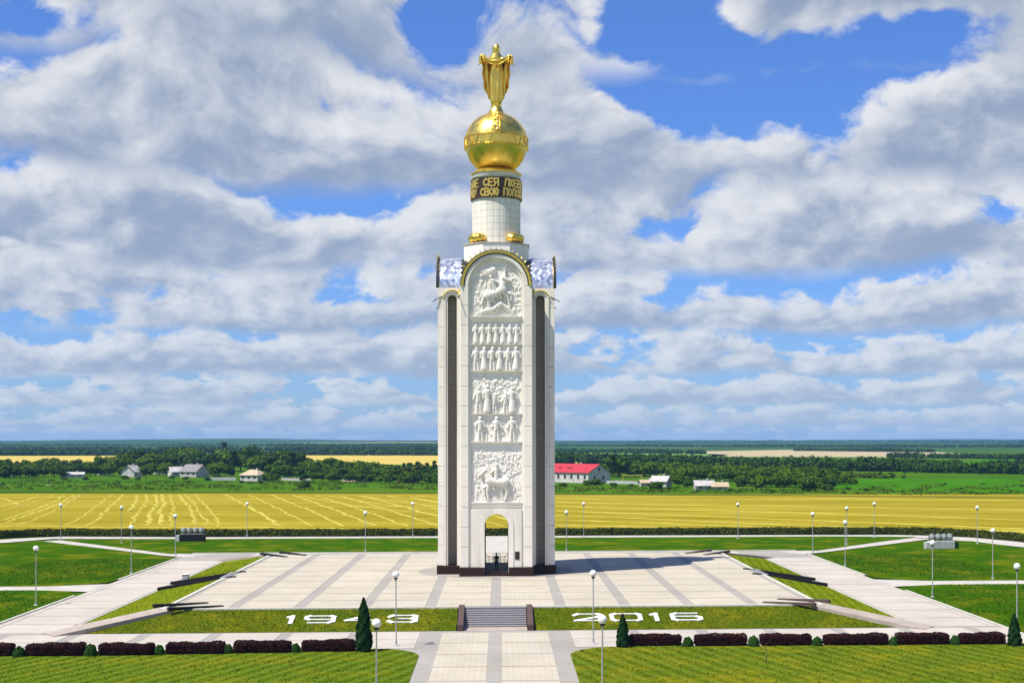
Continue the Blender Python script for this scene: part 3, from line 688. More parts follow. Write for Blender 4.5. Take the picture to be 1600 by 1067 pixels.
# barrel roofs with scale shingles
rm=MB(); rm.arcband(3.45,3.70,-6.52,-2.0,ZS-.02,32); roof_me=rm.mesh('barrel_roof',MAT['dark_metal'])
sh=MB(); hw,hl=.215,.25
P=[(-hw,-.02),(0,-hl),(hw,-.02),(hw*.9,.15),(0,hl*1.15),(-hw*.9,.15)]       # local x: along arm, y: down the slope is -
sh.v=[(x,y,.018+.035*(1-(y+hl)/(2.15*hl))) for x,y in P]+[(x,y,-.02) for x,y in P]; sh.f=[tuple(range(6)),tuple(range(11,5,-1))]+[(k,(k+1)%6,6+(k+1)%6,6+k) for k in range(6)]
shingle_me=sh.mesh('shingle',MAT['shingle'])
def shingle_mats():
    out=[]; rows_=36
    for r in range(rows_):
        for c in range(7):
            w=4.02+.385*c+(.19 if r%2 else 0)
            if w>6.42: continue
            half=r<rows_/2; a=(math.pi*(r+.5)/rows_); up=1 if half else -1
            rad=3.74; pos=Vector((rad*math.cos(a),-w,ZS-.02+rad*math.sin(a))); nor=Vector((math.cos(a),0,math.sin(a)))
            yv=Vector((-math.sin(a),0,math.cos(a)))*(1 if half else -1); xv=yv.cross(nor)
            out.append((half,Matrix(((xv.x,yv.x,nor.x,pos.x),(xv.y,yv.y,nor.y,pos.y),(xv.z,yv.z,nor.z,pos.z),(0,0,0,1)))))
    return out
SHM=shingle_mats()
def joined(sel):
    m=MB()
    for hf,M4 in SHM:
        if hf in sel: m.merge(sh,M4)
    return m.mesh('shingle_cover',MAT['shingle'])
SHJ={q:joined(q) for q in ((True,False),(True,),(False,))}
beadm=MB().lathe([(.001,0),(.06,.04),(.07,.10),(.035,.16),(.055,.22),(.02,.30),(.001,.33)],8).mesh('crest_finial',MAT['gold'],True)
for k in range(4):
    rz=k*math.pi/2
    core=link('arm_wall',core_me,tower,rz=rz)
    for s in (0,1):
        for c in range(NC): link('cladding_block',corner_me[s],core,(0,0,1.0+c*CH))
    for v in vous: link('arch_stone',v,core)
    link('frame_moulding',step_me,tower,rz=rz); link('gilded_arch',gold_arch,tower,rz=rz); link('shade_dark_rim',edge_me,tower,rz=rz); [link('plinth',q,tower,rz=rz) for q in plinth_me]; link('threshold',sill_me,tower,rz=rz)
    link('door_wall',door_me,tower,rz=rz); link('door_arch',doorarch_me,tower,rz=rz); link('relief_field',field_me,tower,rz=rz)
    for m in ledge_me: link('relief_ledge',m,tower,rz=rz)
    for s in (-1,1):
        for m,nm in zip(NI[s],('niche_moulding','niche_reveal','niche_gilding','water_spout','niche_spandrel')): link(nm,m,tower,rz=rz)
        # k=1 faces +x (right arm), k=3 faces -x: their flanks towards the camera are built block by block
        if (k==1 and s==-1) or (k==3 and s==1):
            for c in range(NB): link('niche_block',nb[0 if s<0 else 1],core,(0,0,1.0+c*NH))
        else: link('niche_lining',NBJ[s],tower,rz=rz)
    roof=link('barrel_roof',roof_me,tower,rz=rz)
    near={1:False,3:True}.get(k)                 # the slope that faces the front
    for hf,M4 in SHM:
        if near is not None and hf==near: o=link('shingle',shingle_me,roof); o.matrix_local=M4
    tag(link('shingle_cover',SHJ[(True,False) if near is None else (not near,)],tower,rz=rz),kind='stuff')
    for i in range(15):
        a=math.radians(30+120*i/14); o=link('crest_finial',beadm,tower); o.matrix_local=Matrix.Rotation(rz,4,'Z')@Matrix.Translation((3.93*math.cos(a),-6.63,ZS+3.93*math.sin(a)))@Matrix.Rotation(-(a-math.pi/2),4,'Y')
MB().box(-2.98,2.98,-2.98,2.98,0,.449).build('hall_floor',MAT['plinth'],tower)
def octa(r0,z0,z1,name,mat,r1=None):
    m=MB(); n=8; r1=r1 or r0; c=1/math.cos(math.pi/8)
    m.v=[(r0*c*math.cos(math.pi/8+k*math.pi/4),r0*c*math.sin(math.pi/8+k*math.pi/4),z0) for k in range(n)]+[(r1*c*math.cos(math.pi/8+k*math.pi/4),r1*c*math.sin(math.pi/8+k*math.pi/4),z1) for k in range(n)]
    m.f=[(k,(k+1)%n,n+(k+1)%n,n+k) for k in range(n)]+[tuple(range(n,2*n)),tuple(range(n-1,-1,-1))]; return m.build(name,mat,tower)
octa(3.66,30.5,36.95,'octagonal_base',MAT['stone']); octa(3.76,36.96,37.08,'cornice',MAT['tan'])
drum=MB().lathe([(2.66,37.1),(2.66,45.2)],48).build('drum',MAT['joint'],tower)
# drum tiles
TN=24; RW=[37.15+.735*k for k in range(8)]
t=MB(); da=math.pi/TN-.006; seg=2
for z0,z1 in ((.012,.723),):
    i=len(t.v)
    for k in range(seg+1):
        a=-da+2*da*k/seg
        for r,z in ((2.66,z0),(2.75,z0),(2.75,z1),(2.66,z1)): t.v.append((r*math.cos(a),r*math.sin(a),z))
    for k in range(seg):
        b=i+4*k
        for p,q in ((0,1),(1,2),(2,3),(3,0)): t.f.append((b+p,b+q,b+4+q,b+4+p))
    t.f+=[(i,i+1,i+2,i+3),(i+4*seg+3,i+4*seg+2,i+4*seg+1,i+4*seg)]
tile_me=t.mesh('cladding_tile',MAT['stone'])
for z in RW[:7]:
    for k in range(TN): link('cladding_tile',tile_me,drum,(0,0,z),2*math.pi*k/TN)
MB().lathe([(2.76,44.5),(2.76,45.2),(2.70,45.25)],48).build('drum_neck',MAT['stone'],tower,True)
band=MB().lathe([(2.76,42.22),(2.93,42.24),(2.93,42.34),(2.89,42.36),(2.89,43.30),(2.93,43.32),(2.93,43.40),(2.89,43.42),(2.89,44.38),(2.93,44.40),(2.93,44.50),(2.76,44.52)],64).build('inscription_band',MAT['bronze'],tower)
# letters of the inscription, two lines round the drum
LT={'Б':[[(1,1),(0,1),(0,0),(.9,0),(1,.15),(1,.42),(.9,.55),(0,.55)]],'О':[[(.5,0),(0,.35),(0,.65),(.5,1),(1,.65),(1,.35),(.5,0)]],'Л':[[(0,0),(.25,1),(1,1),(1,0)]],'Ь':[[(0,1),(0,0),(1,0),(1,.5),(0,.5)]],
 'Ш':[[(0,1),(0,0),(1,0),(1,1)],[(.5,0),(.5,1)]],'Е':[[(1,1),(0,1),(0,0),(1,0)],[(0,.5),(.8,.5)]],'С':[[(1,.8),(.5,1),(0,.7),(0,.3),(.5,0),(1,.2)]],'Я':[[(1,0),(1,1),(.1,1),(0,.8),(.1,.5),(1,.5)],[(.5,.5),(0,0)]],
 'Ю':[[(0,0),(0,1)],[(0,.5),(.35,.5)],[(.7,0),(.35,.3),(.35,.7),(.7,1),(1,.7),(1,.3),(.7,0)]],'В':[[(0,0),(0,1),(.8,1),(.9,.75),(.8,.52),(0,.52)],[(.8,.52),(1,.25),(.9,0),(0,0)]],'Н':[[(0,0),(0,1)],[(1,0),(1,1)],[(0,.5),(1,.5)]],
 'И':[[(0,1),(0,0),(1,1),(1,0)]],'К':[[(0,0),(0,1)],[(1,1),(0,.5),(1,0)]],'Т':[[(0,1),(1,1)],[(.5,1),(.5,0)]],'Ж':[[(.5,0),(.5,1)],[(0,1),(1,0)],[(1,1),(0,0)]],'М':[[(0,0),(0,1),(.5,.4),(1,1),(1,0)]],'А':[[(0,0),(.5,1),(1,0)],[(.2,.4),(.8,.4)]],
 'Д':[[(0,0),(.1,.2),(.3,1),(.85,1),(.85,.2),(1,.2),(1,0)],[(.1,.2),(.85,.2)]],'У':[[(0,1),(.5,.45)],[(1,1),(.2,0)]],'П':[[(0,0),(0,1),(1,1),(1,0)]],'З':[[(0,.85),(.5,1),(1,.75),(.5,.52),(1,.25),(.5,0),(0,.15)]],'Р':[[(0,0),(0,1),(.9,1),(1,.75),(.9,.5),(0,.5)]],'Г':[[(0,0),(0,1),(1,1)]]}
def letter(ch,ang,z0,h,w,r):
    m=MB(); wd=.17; da=w/r
    for st in LT[ch]:
        for (x0,y0),(x1,y1) in zip(st[:-1],st[1:]):
            dx,dy=(x1-x0)*w,(y1-y0)*h; Ln=math.hypot(dx,dy); nx,ny=-dy/Ln*wd/2,dx/Ln*wd/2; ex,ey=dx/Ln*wd*.4,dy/Ln*wd*.4
            q=[(x0*w-ex+nx,y0*h-ey+ny),(x1*w+ex+nx,y1*h+ey+ny),(x1*w+ex-nx,y1*h+ey-ny),(x0*w-ex-nx,y0*h-ey-ny)]
            i=len(m.v)
            for rr in (r-.01,r+.075):
                for x,y in q:
                    a=ang+(x-w/2)/r; m.v.append((rr*math.sin(a),-rr*math.cos(a),z0+y))
            m.f+=[(i+4,i+5,i+6,i+7)]+[(i+k,i+(k+1)%4,i+4+(k+1)%4,i+4+k) for k in range(4)]
    m.build('letter',MAT['gold_letter'],band)
def inscription(txt,idx,z0):
    """txt runs round the band; the character at idx faces the camera"""
    n=len(txt); 
    for i,ch in enumerate(txt):
        if ch==' ': continue
        a=(i-idx)*2*math.pi/n
        letter(ch,a,z0,.80,2*math.pi*2.9/n*.74,2.89)
inscription('БОЛЬШЕ СЕЯ ЛЮБВЕ НИКТОЖЕ ИМАТ ',9,43.49); inscription('ДА КТО ДУШУ СВОЮ ПОЛОЖИТ ЗА ДРУГИ ',15,42.42)
# gilded cushions on the corners of the octagon
cm=MB(); n=40; mrow=12
for j in range(mrow+1):
    th=math.pi*j/mrow
    for k in range(n):
        a=2*math.pi*k/n; bump_=1+.11*math.sin(8*a+3*th)*math.sin(th)*math.sin(6*th); r=max(math.sin(th),1e-4)*bump_; cm.v.append((1.16*r*math.cos(a),.85*r*math.sin(a),.58-.58*math.cos(th)*bump_))
for j in range(mrow):
    for k in range(n): cm.f.append((j*n+k,j*n+(k+1)%n,(j+1)*n+(k+1)%n,(j+1)*n+k))
cush=cm.mesh('gilded_ornament',MAT['gold'],True)
for k in range(4):
    a=math.pi/4+k*math.pi/2; link('gilded_ornament',cush,tower,(3.0*math.cos(a),3.0*math.sin(a),37.12),a+math.pi/2)
# collar, ball, belt
me=MB().lathe([(2.78,45.14),(2.90,45.16),(2.90,45.28),(2.72,45.36),(2.36,45.66),(2.24,45.70),(1.85,45.66)],64).mesh('collar',MAT['gold']); auto_smooth(me); link('collar',me,tower)
MB().lathe([(1.86,45.6),(1.86,46.1)],40).build('ball_neck',MAT['bronze'],tower,True)
bc=48.7; Rb=3.53
prof=[(Rb*math.cos(math.radians(d)),bc+Rb*math.sin(math.radians(d))) for d in range(-56,88,4)]
me=MB().lathe(prof,72).mesh('golden_ball',MAT['gold']); auto_smooth(me); ball=link('golden_ball',me,tower)
me=MB().lathe([(3.45,48.10),(3.68,48.12),(3.70,48.20),(3.60,48.26),(3.58,49.22),(3.70,49.28),(3.68,49.38),(3.42,49.42)],72).mesh('belt',MAT['gold']); auto_smooth(me,30); link('belt',me,ball)
for k in range(28):
    a0=2*math.pi*k/28; m=MB(); q=[(-.33,48.34),(.33,48.34),(0,49.12)] if k%2 else [(-.33,49.14),(.33,49.14),(0,48.36)]
    for rr in (3.56,3.68):
        for x,z in q: a=a0+x/3.6; m.v.append((rr*math.cos(a),rr*math.sin(a),z))
    m.f=[(3,4,5),(0,1,4,3),(1,2,5,4),(2,0,3,5)]; m.build('belt_triangle',MAT['gold'],ball)
for k in range(4):                                    # raised ribs with ornament on the upper half
    m=MB(); a0=k*math.pi/2; nn_=14
    for side,w in ((-.55,.07),(.55,.07)):
        i=len(m.v)
        for j in range(nn_+1):
            th=math.radians(12+68*j/nn_)
            for r in (Rb-.02,Rb+.09):
                for dx in (-w,w): 
                    x=side*(1-.55*j/nn_)+dx; yv=math.sqrt(max(r*r*math.cos(th)**2-x*x,0)); m.v.append((x,-yv,bc+r*math.sin(th)))
        for j in range(nn_):
            b=i+4*j
            for p,q in ((2,3),(0,2),(3,1)): m.f.append((b+p,b+q,b+4+q,b+4+p))
    for j in range(9):
        th=math.radians(16+62*j/8); x=.16*(-1)**j; r=Rb+.02; m.sphere((x,-math.sqrt(r*r*math.cos(th)**2-x*x),bc+r*math.sin(th)),.17,.10,.2,8,6)
    m.build('ball_rib',MAT['gold'],ball,False,None,a0)
me=MB().lathe([(1.05,52.0),(1.02,52.25),(.85,52.35),(.80,52.55),(.70,52.65),(.60,53.0),(.62,53.22),(.5,53.26)],32).mesh('statue_base',MAT['gold']); auto_smooth(me); link('statue_base',me,tower)
MB().box(2.02,2.52,-6.45,-6.38,1.85,2.72,.015).build('plaque',MAT['plinth'],tower)
for sx in (-1,): 
    m=MB().box(2.09,2.45,-6.458,-6.452,1.95,2.62); m.build('plaque_face',MAT['bronze'],tower)
# ------------------------------------------------------------------ carved reliefs (front face)
def relief(name,prims,res=.024,rough=.0,seed=0,clip_arch=False):
    x0=min(min(p[0],p[2])-max(p[4],p[5]) for p in prims); x1=max(max(p[0],p[2])+max(p[4],p[5]) for p in prims)
    z0=min(min(p[1],p[3])-max(p[4],p[5]) for p in prims); z1=max(max(p[1],p[3])+max(p[4],p[5]) for p in prims)
    x0=max(x0,-2.74);x1=min(x1,2.74)
    nx=max(3,int((x1-x0)/res)+2); nz=max(3,int((z1-z0)/res)+2); X,Z=np.meshgrid(np.linspace(x0,x1,nx),np.linspace(z0,z1,nz)); Hh=np.zeros_like(X)
    for (a,b,c,d,r0,r1,ds,base) in prims:
        vx,vz=c-a,d-b; L2=vx*vx+vz*vz+1e-9; t=np.clip(((X-a)*vx+(Z-b)*vz)/L2,0,1); dist=np.hypot(X-a-t*vx,Z-b-t*vz); r=r0+(r1-r0)*t
        h=np.where(dist<r,base*np.clip((r-dist)/(.25*r+1e-6),0,1)+ds*np.sqrt(np.clip(r*r-dist*dist,0,None)),0); Hh=np.maximum(Hh,h)
    if clip_arch: Hh=np.where((Z>ZS)&(X**2+(Z-ZS)**2>2.7**2),0,Hh)
    Hh=np.where(Hh>0,Hh+1.6*rough*(np.sin(X*31+seed)*np.sin(Z*17+X*9+seed)+.8*np.sin(X*57+Z*13+seed)*np.sin(Z*41-X*23))*np.clip(Hh*6,0,1),0)
    V=np.stack([X,-6.10-Hh,Z],-1).reshape(-1,3); idx=np.arange(nx*nz).reshape(nz,nx)
    q=np.stack([idx[:-1,:-1],idx[:-1,1:],idx[1:,1:],idx[1:,:-1]],-1).reshape(-1,4); Hf=Hh.ravel(); q=q[(Hf[q]>.004).any(1)]
    used=np.unique(q); mp=np.zeros(nx*nz,int); mp[used]=np.arange(len(used))
    return link(name,raw_mesh(name,V[used],mp[q],MAT['relief'],True),tower)
def C(a,b,c,d,r0,r1=None,ds=.9,base=.05): return (a,b,c,d,r0,r1 if r1 else r0,ds,base)
def figure(cx,z,h,robe=True,rng=random,hat=False,halo=False):
    l=rng.uniform(-.03,.03)*h; p=[C(cx+l,z+.91*h,cx+l,z+.915*h,.075*h,ds=1.3,base=.10),C(cx,z+.76*h,cx,z+.50*h,.125*h,.10*h,base=.08)]
    if halo: p.append(C(cx+l,z+.92*h,cx+l,z+.921*h,.12*h,ds=.05,base=.05))
    if hat: p.append(C(cx+l-.05*h,z+.975*h,cx+l+.05*h,z+.975*h,.035*h,ds=1.6,base=.12))
    if robe: p+=[C(cx,z+.52*h,cx+l,z+.08*h,.105*h,.15*h,base=.07)]+[C(cx+d*.06*h,z+.5*h,cx+d*.1*h,z+.03*h,.025*h,.03*h,ds=1.,base=.17) for d in (-1.3,-.3,.8)]
    else: p+=[C(cx-.05*h,z+.48*h,cx-.075*h,z+.03*h,.07*h,.045*h,base=.08),C(cx+.05*h,z+.48*h,cx+.08*h,z+.03*h,.07*h,.045*h,base=.08)]
    for s in (-1,1):
        ex,ez=cx+s*.19*h,z+(.56+rng.uniform(-.04,.04))*h; k=rng.uniform(-.3,.9); p+=[C(cx+s*.12*h,z+.77*h,ex,ez,.05*h,.045*h,base=.10),C(ex,ez,cx+s*.19*h*(1-k),z+rng.uniform(.50,.72)*h,.042*h,.035*h,base=.14)]
    return p
def horse(cx,cz,s,d,rear=0.,rider=True):
    """d: -1 faces left; prims about the body centre, turned by rear"""
    p=[C(-.85,.05,-.1,-.02,.50,.42,.8,.14),C(-.1,-.02,.75,.10,.42,.47,.8,.14),C(.75,.25,1.25,1.05,.42,.24,.8,.16),C(1.22,1.15,1.72,.72,.24,.15,1.,.20),C(1.05,1.15,.8,.5,.10,.14,1.,.2),
       C(.75,-.2,.95,-.95,.28,.17,1.,.14),C(.95,-.95,.8,-1.8,.16,.12,1.,.14),C(.65,-.2,1.35,-.6,.25,.17,1.,.10),C(1.35,-.6,1.2,-1.3,.15,.12,1.,.10),
       C(-.85,-.1,-1.15,-.95,.34,.18,1.,.14),C(-1.15,-.95,-.95,-1.8,.17,.12,1.,.14),C(-.75,-.2,-.45,-.95,.27,.17,1.,.08),C(-.45,-.95,-.75,-1.75,.15,.12,1.,.08),C(-1.3,.15,-1.85,-.5,.14,.08,.9,.1),C(-1.85,-.5,-1.9,-1.0,.1,.05,.9,.1)]
    if rider: p+=[C(0,.45,.05,1.35,.24,.28,.9,.22),C(.08,1.75,.08,1.78,.19,.19,1.2,.24),C(.05,.45,.35,-.35,.18,.13,.9,.28),C(.35,-.35,.25,-.75,.11,.1,.9,.28),C(.2,1.3,.6,.95,.11,.09,.9,.3),C(-.1,1.3,-.35,.85,.11,.09,.9,.22)]
    c_,s_=math.cos(rear),math.sin(rear); out=[]
    for a,b,e,f,r0,r1,ds,base in p:
        q=[(d*(x*c_-z*s_)*s+cx,(x*s_+z*c_)*s+cz) for x,z in ((a,b),(e,f))]; out.append((*q[0],*q[1],r0*s,r1*s,ds,base))
    return out
rr=random.Random(5)
relief('relief_horseman',horse(.0,31.1,1.05,1,.38)+[C(-.35,33.6,-1.7,33.0,.38,.16,.5,.10),C(-.9,33.6,-1.9,33.3,.14,.08,.6,.14),C(1.0,33.9,.75,29.3,.04,.04,1.,.20),C(-.4,34.1,1.6,33.6,.05,.04,.8,.06)],rough=.015)
relief('relief_serpent',[C(-1.6,29.0,-.3,29.3,.22,.30,.8,.10),C(-.3,29.3,.5,29.9,.30,.30,.8,.10),C(.5,29.9,1.2,29.4,.28,.22,.8,.10),C(1.2,29.4,1.7,29.0,.22,.16,.8,.10),C(1.7,29.0,2.0,29.35,.17,.12,.8,.12),C(-1.6,29.0,-2.2,28.85,.16,.07,.8,.08)],rough=.02)
for i in range(7): relief('relief_saint',figure(-2.25+i*.75,25.56,2.15,True,rr,halo=True),rough=.012,seed=i)
for i,x in enumerate((-2.2,-1.35,-.45,.4,1.3,2.2)): relief('relief_figure',figure(x,22.63,2.55,i%2==1,rr,hat=i in (1,2,5)),rough=.012,seed=i)
for x,hh,rb in ((-1.95,2.9,False),(-.95,3.1,True),(-.2,2.2,False),(1.0,2.3,False),(1.75,2.9,True)): relief('relief_figure',figure(x,17.92,hh,rb,rr),rough=.015,seed=x)
def clutter(z0,z1,n,seed,xs=2.6):
    q=random.Random(seed); out=[]
    for i in range(n):
        x,z=q.uniform(-xs,xs),q.uniform(z0,z1); a=q.choice((1.57,1.57,q.uniform(0,3.1))); l=q.uniform(.08,.45); out.append(C(x,z,x+l*math.cos(a),min(z+l*math.sin(a),z1),q.uniform(.03,.085),ds=.8,base=.03))
    return out
relief('relief_background',clutter(25.7,27.5,90,1),rough=.01); relief('relief_background',clutter(22.8,25.0,110,2),rough=.01); relief('relief_background',clutter(18.0,21.0,80,3),rough=.01); relief('relief_background',clutter(15.0,17.0,26,4),rough=.008); relief('relief_background',clutter(8.4,13.4,170,6),rough=.01); relief('relief_background',clutter(28.8,32.5,130,8,2.4),rough=.012)
crowd=[]
for i in range(130):
    x,z=rr.uniform(-2.5,2.5),rr.uniform(19.6,21.9); crowd.append(C(x,z,x+rr.uniform(-.2,.2),z+rr.uniform(-.25,.25),rr.uniform(.06,.16),ds=.6,base=.03))
relief('relief_crowd',crowd,rough=.01)
for i,x in enumerate((-1.75,0,1.75)): relief('relief_soldier',figure(x,14.84,2.72,False,rr,hat=True),rough=.01,seed=i)
relief('relief_horseman',horse(.0,10.35,1.05,-1,0.02),rough=.012)
deb=[]
for i in range(150):
    x,z=rr.uniform(-2.6,2.6),rr.choice((rr.uniform(8.3,9.2),rr.uniform(12.4,13.6),rr.uniform(9.2,12.)))
    a=rr.uniform(0,6.28); l=rr.uniform(.05,.35); deb.append(C(x,z,x+l*math.cos(a),z+l*math.sin(a),rr.uniform(.04,.13),ds=.5,base=.025))
tag(relief('relief_scene',deb,rough=.01),kind='stuff')
fol=[]
for i in range(90):
    sgn=rr.choice((-1,1)); x,z=sgn*rr.uniform(1.3,2.6),rr.uniform(28.8,33.2); a=rr.uniform(0,6.28); l=rr.uniform(.05,.3)
    if z>ZS and x*x+(z-ZS)**2>2.4**2: continue
    fol.append(C(x,z,x+l*math.cos(a),z+l*math.sin(a),rr.uniform(.05,.12),ds=.5,base=.025))
relief('relief_foliage',fol,rough=.01,clip_arch=True)
# ------------------------------------------------------------------ golden statue on the ball
stat=tag(empty('golden_statue',(0,TY,53.22)),'gilded robed figure holding out a veil on top of the golden ball','statue')
def ring_body(prof,n,fold,offset=lambda z:(0,0)):
    """prof: (z, rx, ry); fold(a,z): radial factor"""
    m=MB()
    for z,rx,ry in prof:
        ox,oy=offset(z)
        for k in range(n):
            a=2*math.pi*k/n; f=fold(a,z); m.v.append((ox+rx*f*math.cos(a),oy+ry*f*math.sin(a),z))
    for j in range(len(prof)-1):
        for k in range(n): m.f.append((j*n+k,j*n+(k+1)%n,(j+1)*n+(k+1)%n,(j+1)*n+k))
    m.f.append(tuple(range(n-1,-1,-1))); m.f.append(tuple(len(m.v)-n+k for k in range(n))); return m
fold=lambda a,z: 1+(.15*math.sin(9*a+1.3*math.sin(z*1.1))+.05*math.sin(17*a+z))*max(0,min(1,(4.9-z)/1.5))*max(.3,min(1,z/.8))
prof=[(.02,.46,.42),(.12,.56,.50),(.35,.62,.54),(.8,.68,.56),(1.5,.72,.58),(2.4,.74,.58),(3.4,.74,.58),(4.0,.68,.54),(4.5,.66,.50),(4.9,.76,.52),(5.1,.82,.52),(5.3,.80,.50),(5.5,.70,.46),(5.7,.57,.43),(5.85,.46,.40),(5.97,.38,.38),(6.1,.38,.40),(6.3,.43,.45),(6.5,.43,.45),(6.7,.38,.40),(6.87,.27,.29),(6.98,.10,.10)]
b=ring_body(prof,48,fold,lambda z:(.05*math.sin(z*.5),-.04 if z>5.9 else 0))
for s in (-1,1):   # arms reaching out and forward, hands at the veil
    b.tube([(s*.55,-.05,5.25),(s*.95,-.35,4.95),(s*1.20,-.62,5.15),(s*1.48,-.72,5.42)],[.30,.27,.22,.15],10)
    b.sphere((s*1.55,-.74,5.47),.17,.13,.15,8,6)
    for k in range(4): b.tube([(s*1.6,-.80+.05*k,5.50),(s*1.72,-.83+.05*k,5.47),(s*1.76,-.82+.05*k,5.38)],.035,5)
b.sphere((0,-.40,6.36),.22,.12,.30,12,8); b.sphere((0,-.53,6.34),.045,.05,.07,6,5)          # face, nose
for s in (-1,1): b.sphere((s*.09,-.505,6.42),.035,.02,.025,6,4)
b.sphere((0,-.50,6.21),.06,.02,.02,6,4)
for s in (-1,1): b.sphere((s*.17,-.38,.08),.14,.32,.12,8,5)
me=b.mesh('figure',MAT['gold']); auto_smooth(me,50); fig=link('figure',me,stat)
# veil: swag between the hands, ends hanging outside
def cloth(name,f,nu,nv,parent,th=.05):
    m=MB()
    for j in range(nv+1):
        for i in range(nu+1): m.v.append(f(i/nu,j/nv))
    for j in range(nv):
        for i in range(nu): a=j*(nu+1)+i; m.f.append((a,a+1,a+nu+2,a+nu+1))
    me=m.mesh(name,MAT['gold'],True); o=link(name,me,parent); md=o.modifiers.new('thickness','SOLIDIFY'); md.thickness=th; md.offset=0; return o
def swag(u,v):
    x=(u*2-1)*1.55; c=1-(u*2-1)**2; z=5.52-.62*c-v*(.34+.30*c)+.02*math.sin(u*18); y=-.80-.22*c+.12*math.sin(v*9+u*5)*(.3+c)-.06*v; return (x,y,z)
cloth('veil',swag,36,8,stat)
for s in (-1,1):
    def tail(u,v,s=s):
        return (s*(1.50+.34*u+.22*v*u+.04*math.sin(v*6)),-.72+.14*math.sin(u*7+v*2),5.50-.06*u-1.05*v-.10*math.sin(u*8)*v)
    cloth('veil_end',tail,10,10,stat)
    def mantle(u,v,s=s):
        xo=1.62-.14*v-.30*v**5+.05*math.sin(v*17); xi=.42-.02*v; x=s*(xi+(xo-xi)*u)
        return (x,.34-.95*u*u+.13*math.sin(u*9+v*2)+.10*v,5.12+.22*u-(4.55-.3*u-.22*math.sin(u*9))*v)
    cloth('mantle',mantle,18,22,stat)
# ------------------------------------------------------------------ person in the archway 
per=empty('person',(-.02,TY-2.6,.45)); per.rotation_euler=(0,0,.1)
tag(per,'person in dark clothes standing inside the front archway of the tower','person')
def body_loft(parent):
    """one continuous clothed body: two legs that merge into the trunk, arms, neck and head"""
    m=MB()
    for s in (-1,1):
        m.tube([(s*.10,-.10,.02),(s*.10,.02,.03),(s*.10,.03,.10),(s*.105,.02,.45),(s*.10,.0,.50),(s*.095,.0,.80),(s*.07,0,.92)],[.05,.055,.06,.075,.078,.098,.10],12)
        m.tube([(s*.15,0,1.44),(s*.235,.02,1.38),(s*.27,.04,1.12),(s*.275,.01,1.06),(s*.25,-.06,.84),(s*.245,-.08,.76)],[.07,.072,.058,.05,.042,.04],10)
        for k in range(4): m.tube([(s*.245+(k-1.5)*.008,-.07+.022*(k-1.5),.77),(s*.245,-.085+.022*(k-1.5),.70),(s*.235,-.075+.022*(k-1.5),.66)],.011,5)
        m.tube([(s*.235,-.10,.77),(s*.222,-.125,.73),(s*.22,-.125,.70)],.012,5)
    tr=ring_body([(.84,.15,.11),(.95,.175,.125),(1.05,.16,.115),(1.2,.175,.125),(1.35,.20,.125),(1.44,.185,.11),(1.49,.11,.085),(1.52,.06,.062),(1.57,.057,.06),(1.60,.065,.075),(1.66,.078,.092),(1.72,.082,.098),(1.78,.072,.085),(1.82,.04,.05),(1.835,.01,.01)],20,lambda a,z:1.)
    m.merge(tr); m.sphere((0,-.098,1.665),.014,.02,.022,6,5)
    me=m.mesh('body',MAT['cloth_dark']); auto_smooth(me,60); return link('body',me,parent)
body_loft(per)
hm=MB().sphere((0,.012,1.735),.092,.104,.108,14,9); hm.build('hair',MAT['cloth_dark'],per,True)
# ------------------------------------------------------------------ wrought iron gate leaves in the passage
for s in (-1,1):
    gt=tag(empty('iron_gate',(s*1.24,TY-5.35,.45)),'black scrolled iron gate leaf folded at the %s side of the archway'%('left' if s<0 else 'right'),'gate','gate leaves in the archway')
    m=MB(); d=-s; W=.82
    for x in (0,W): m.tube([(d*x,0,0),(d*x,0,1.75 if x else 2.0)],.028,6)
    for z in (.06,.85): m.tube([(0,0,z),(d*W,0,z)],.022,6)
    m.tube([(0,0,1.95)]+[(d*W*k/8,0,1.95-.35*math.sin(k/8*math.pi)*.6-.2*k/8) for k in range(1,9)],.022,6); m.build('frame',MAT['iron'],gt)
    for cx,cz,r in ((.28,.45,.26),(.56,.48,.22),(.28,1.15,.26),(.56,1.30,.24),(.4,.85,.15),(.3,1.58,.15)):
        m=MB(); m.tube([(d*(cx+r*(1-k/26)*math.cos(k*.5)),0,cz+r*(1-k/26)*math.sin(k*.5)) for k in range(22)],.017,5); m.build('scroll',MAT['iron'],gt)
    for k in range(5):
        m=MB(); x=.13+.15*k; m.tube([(d*x,0,.06),(d*x,0,.85)],.012,5); m.build('bar',MAT['iron'],gt)
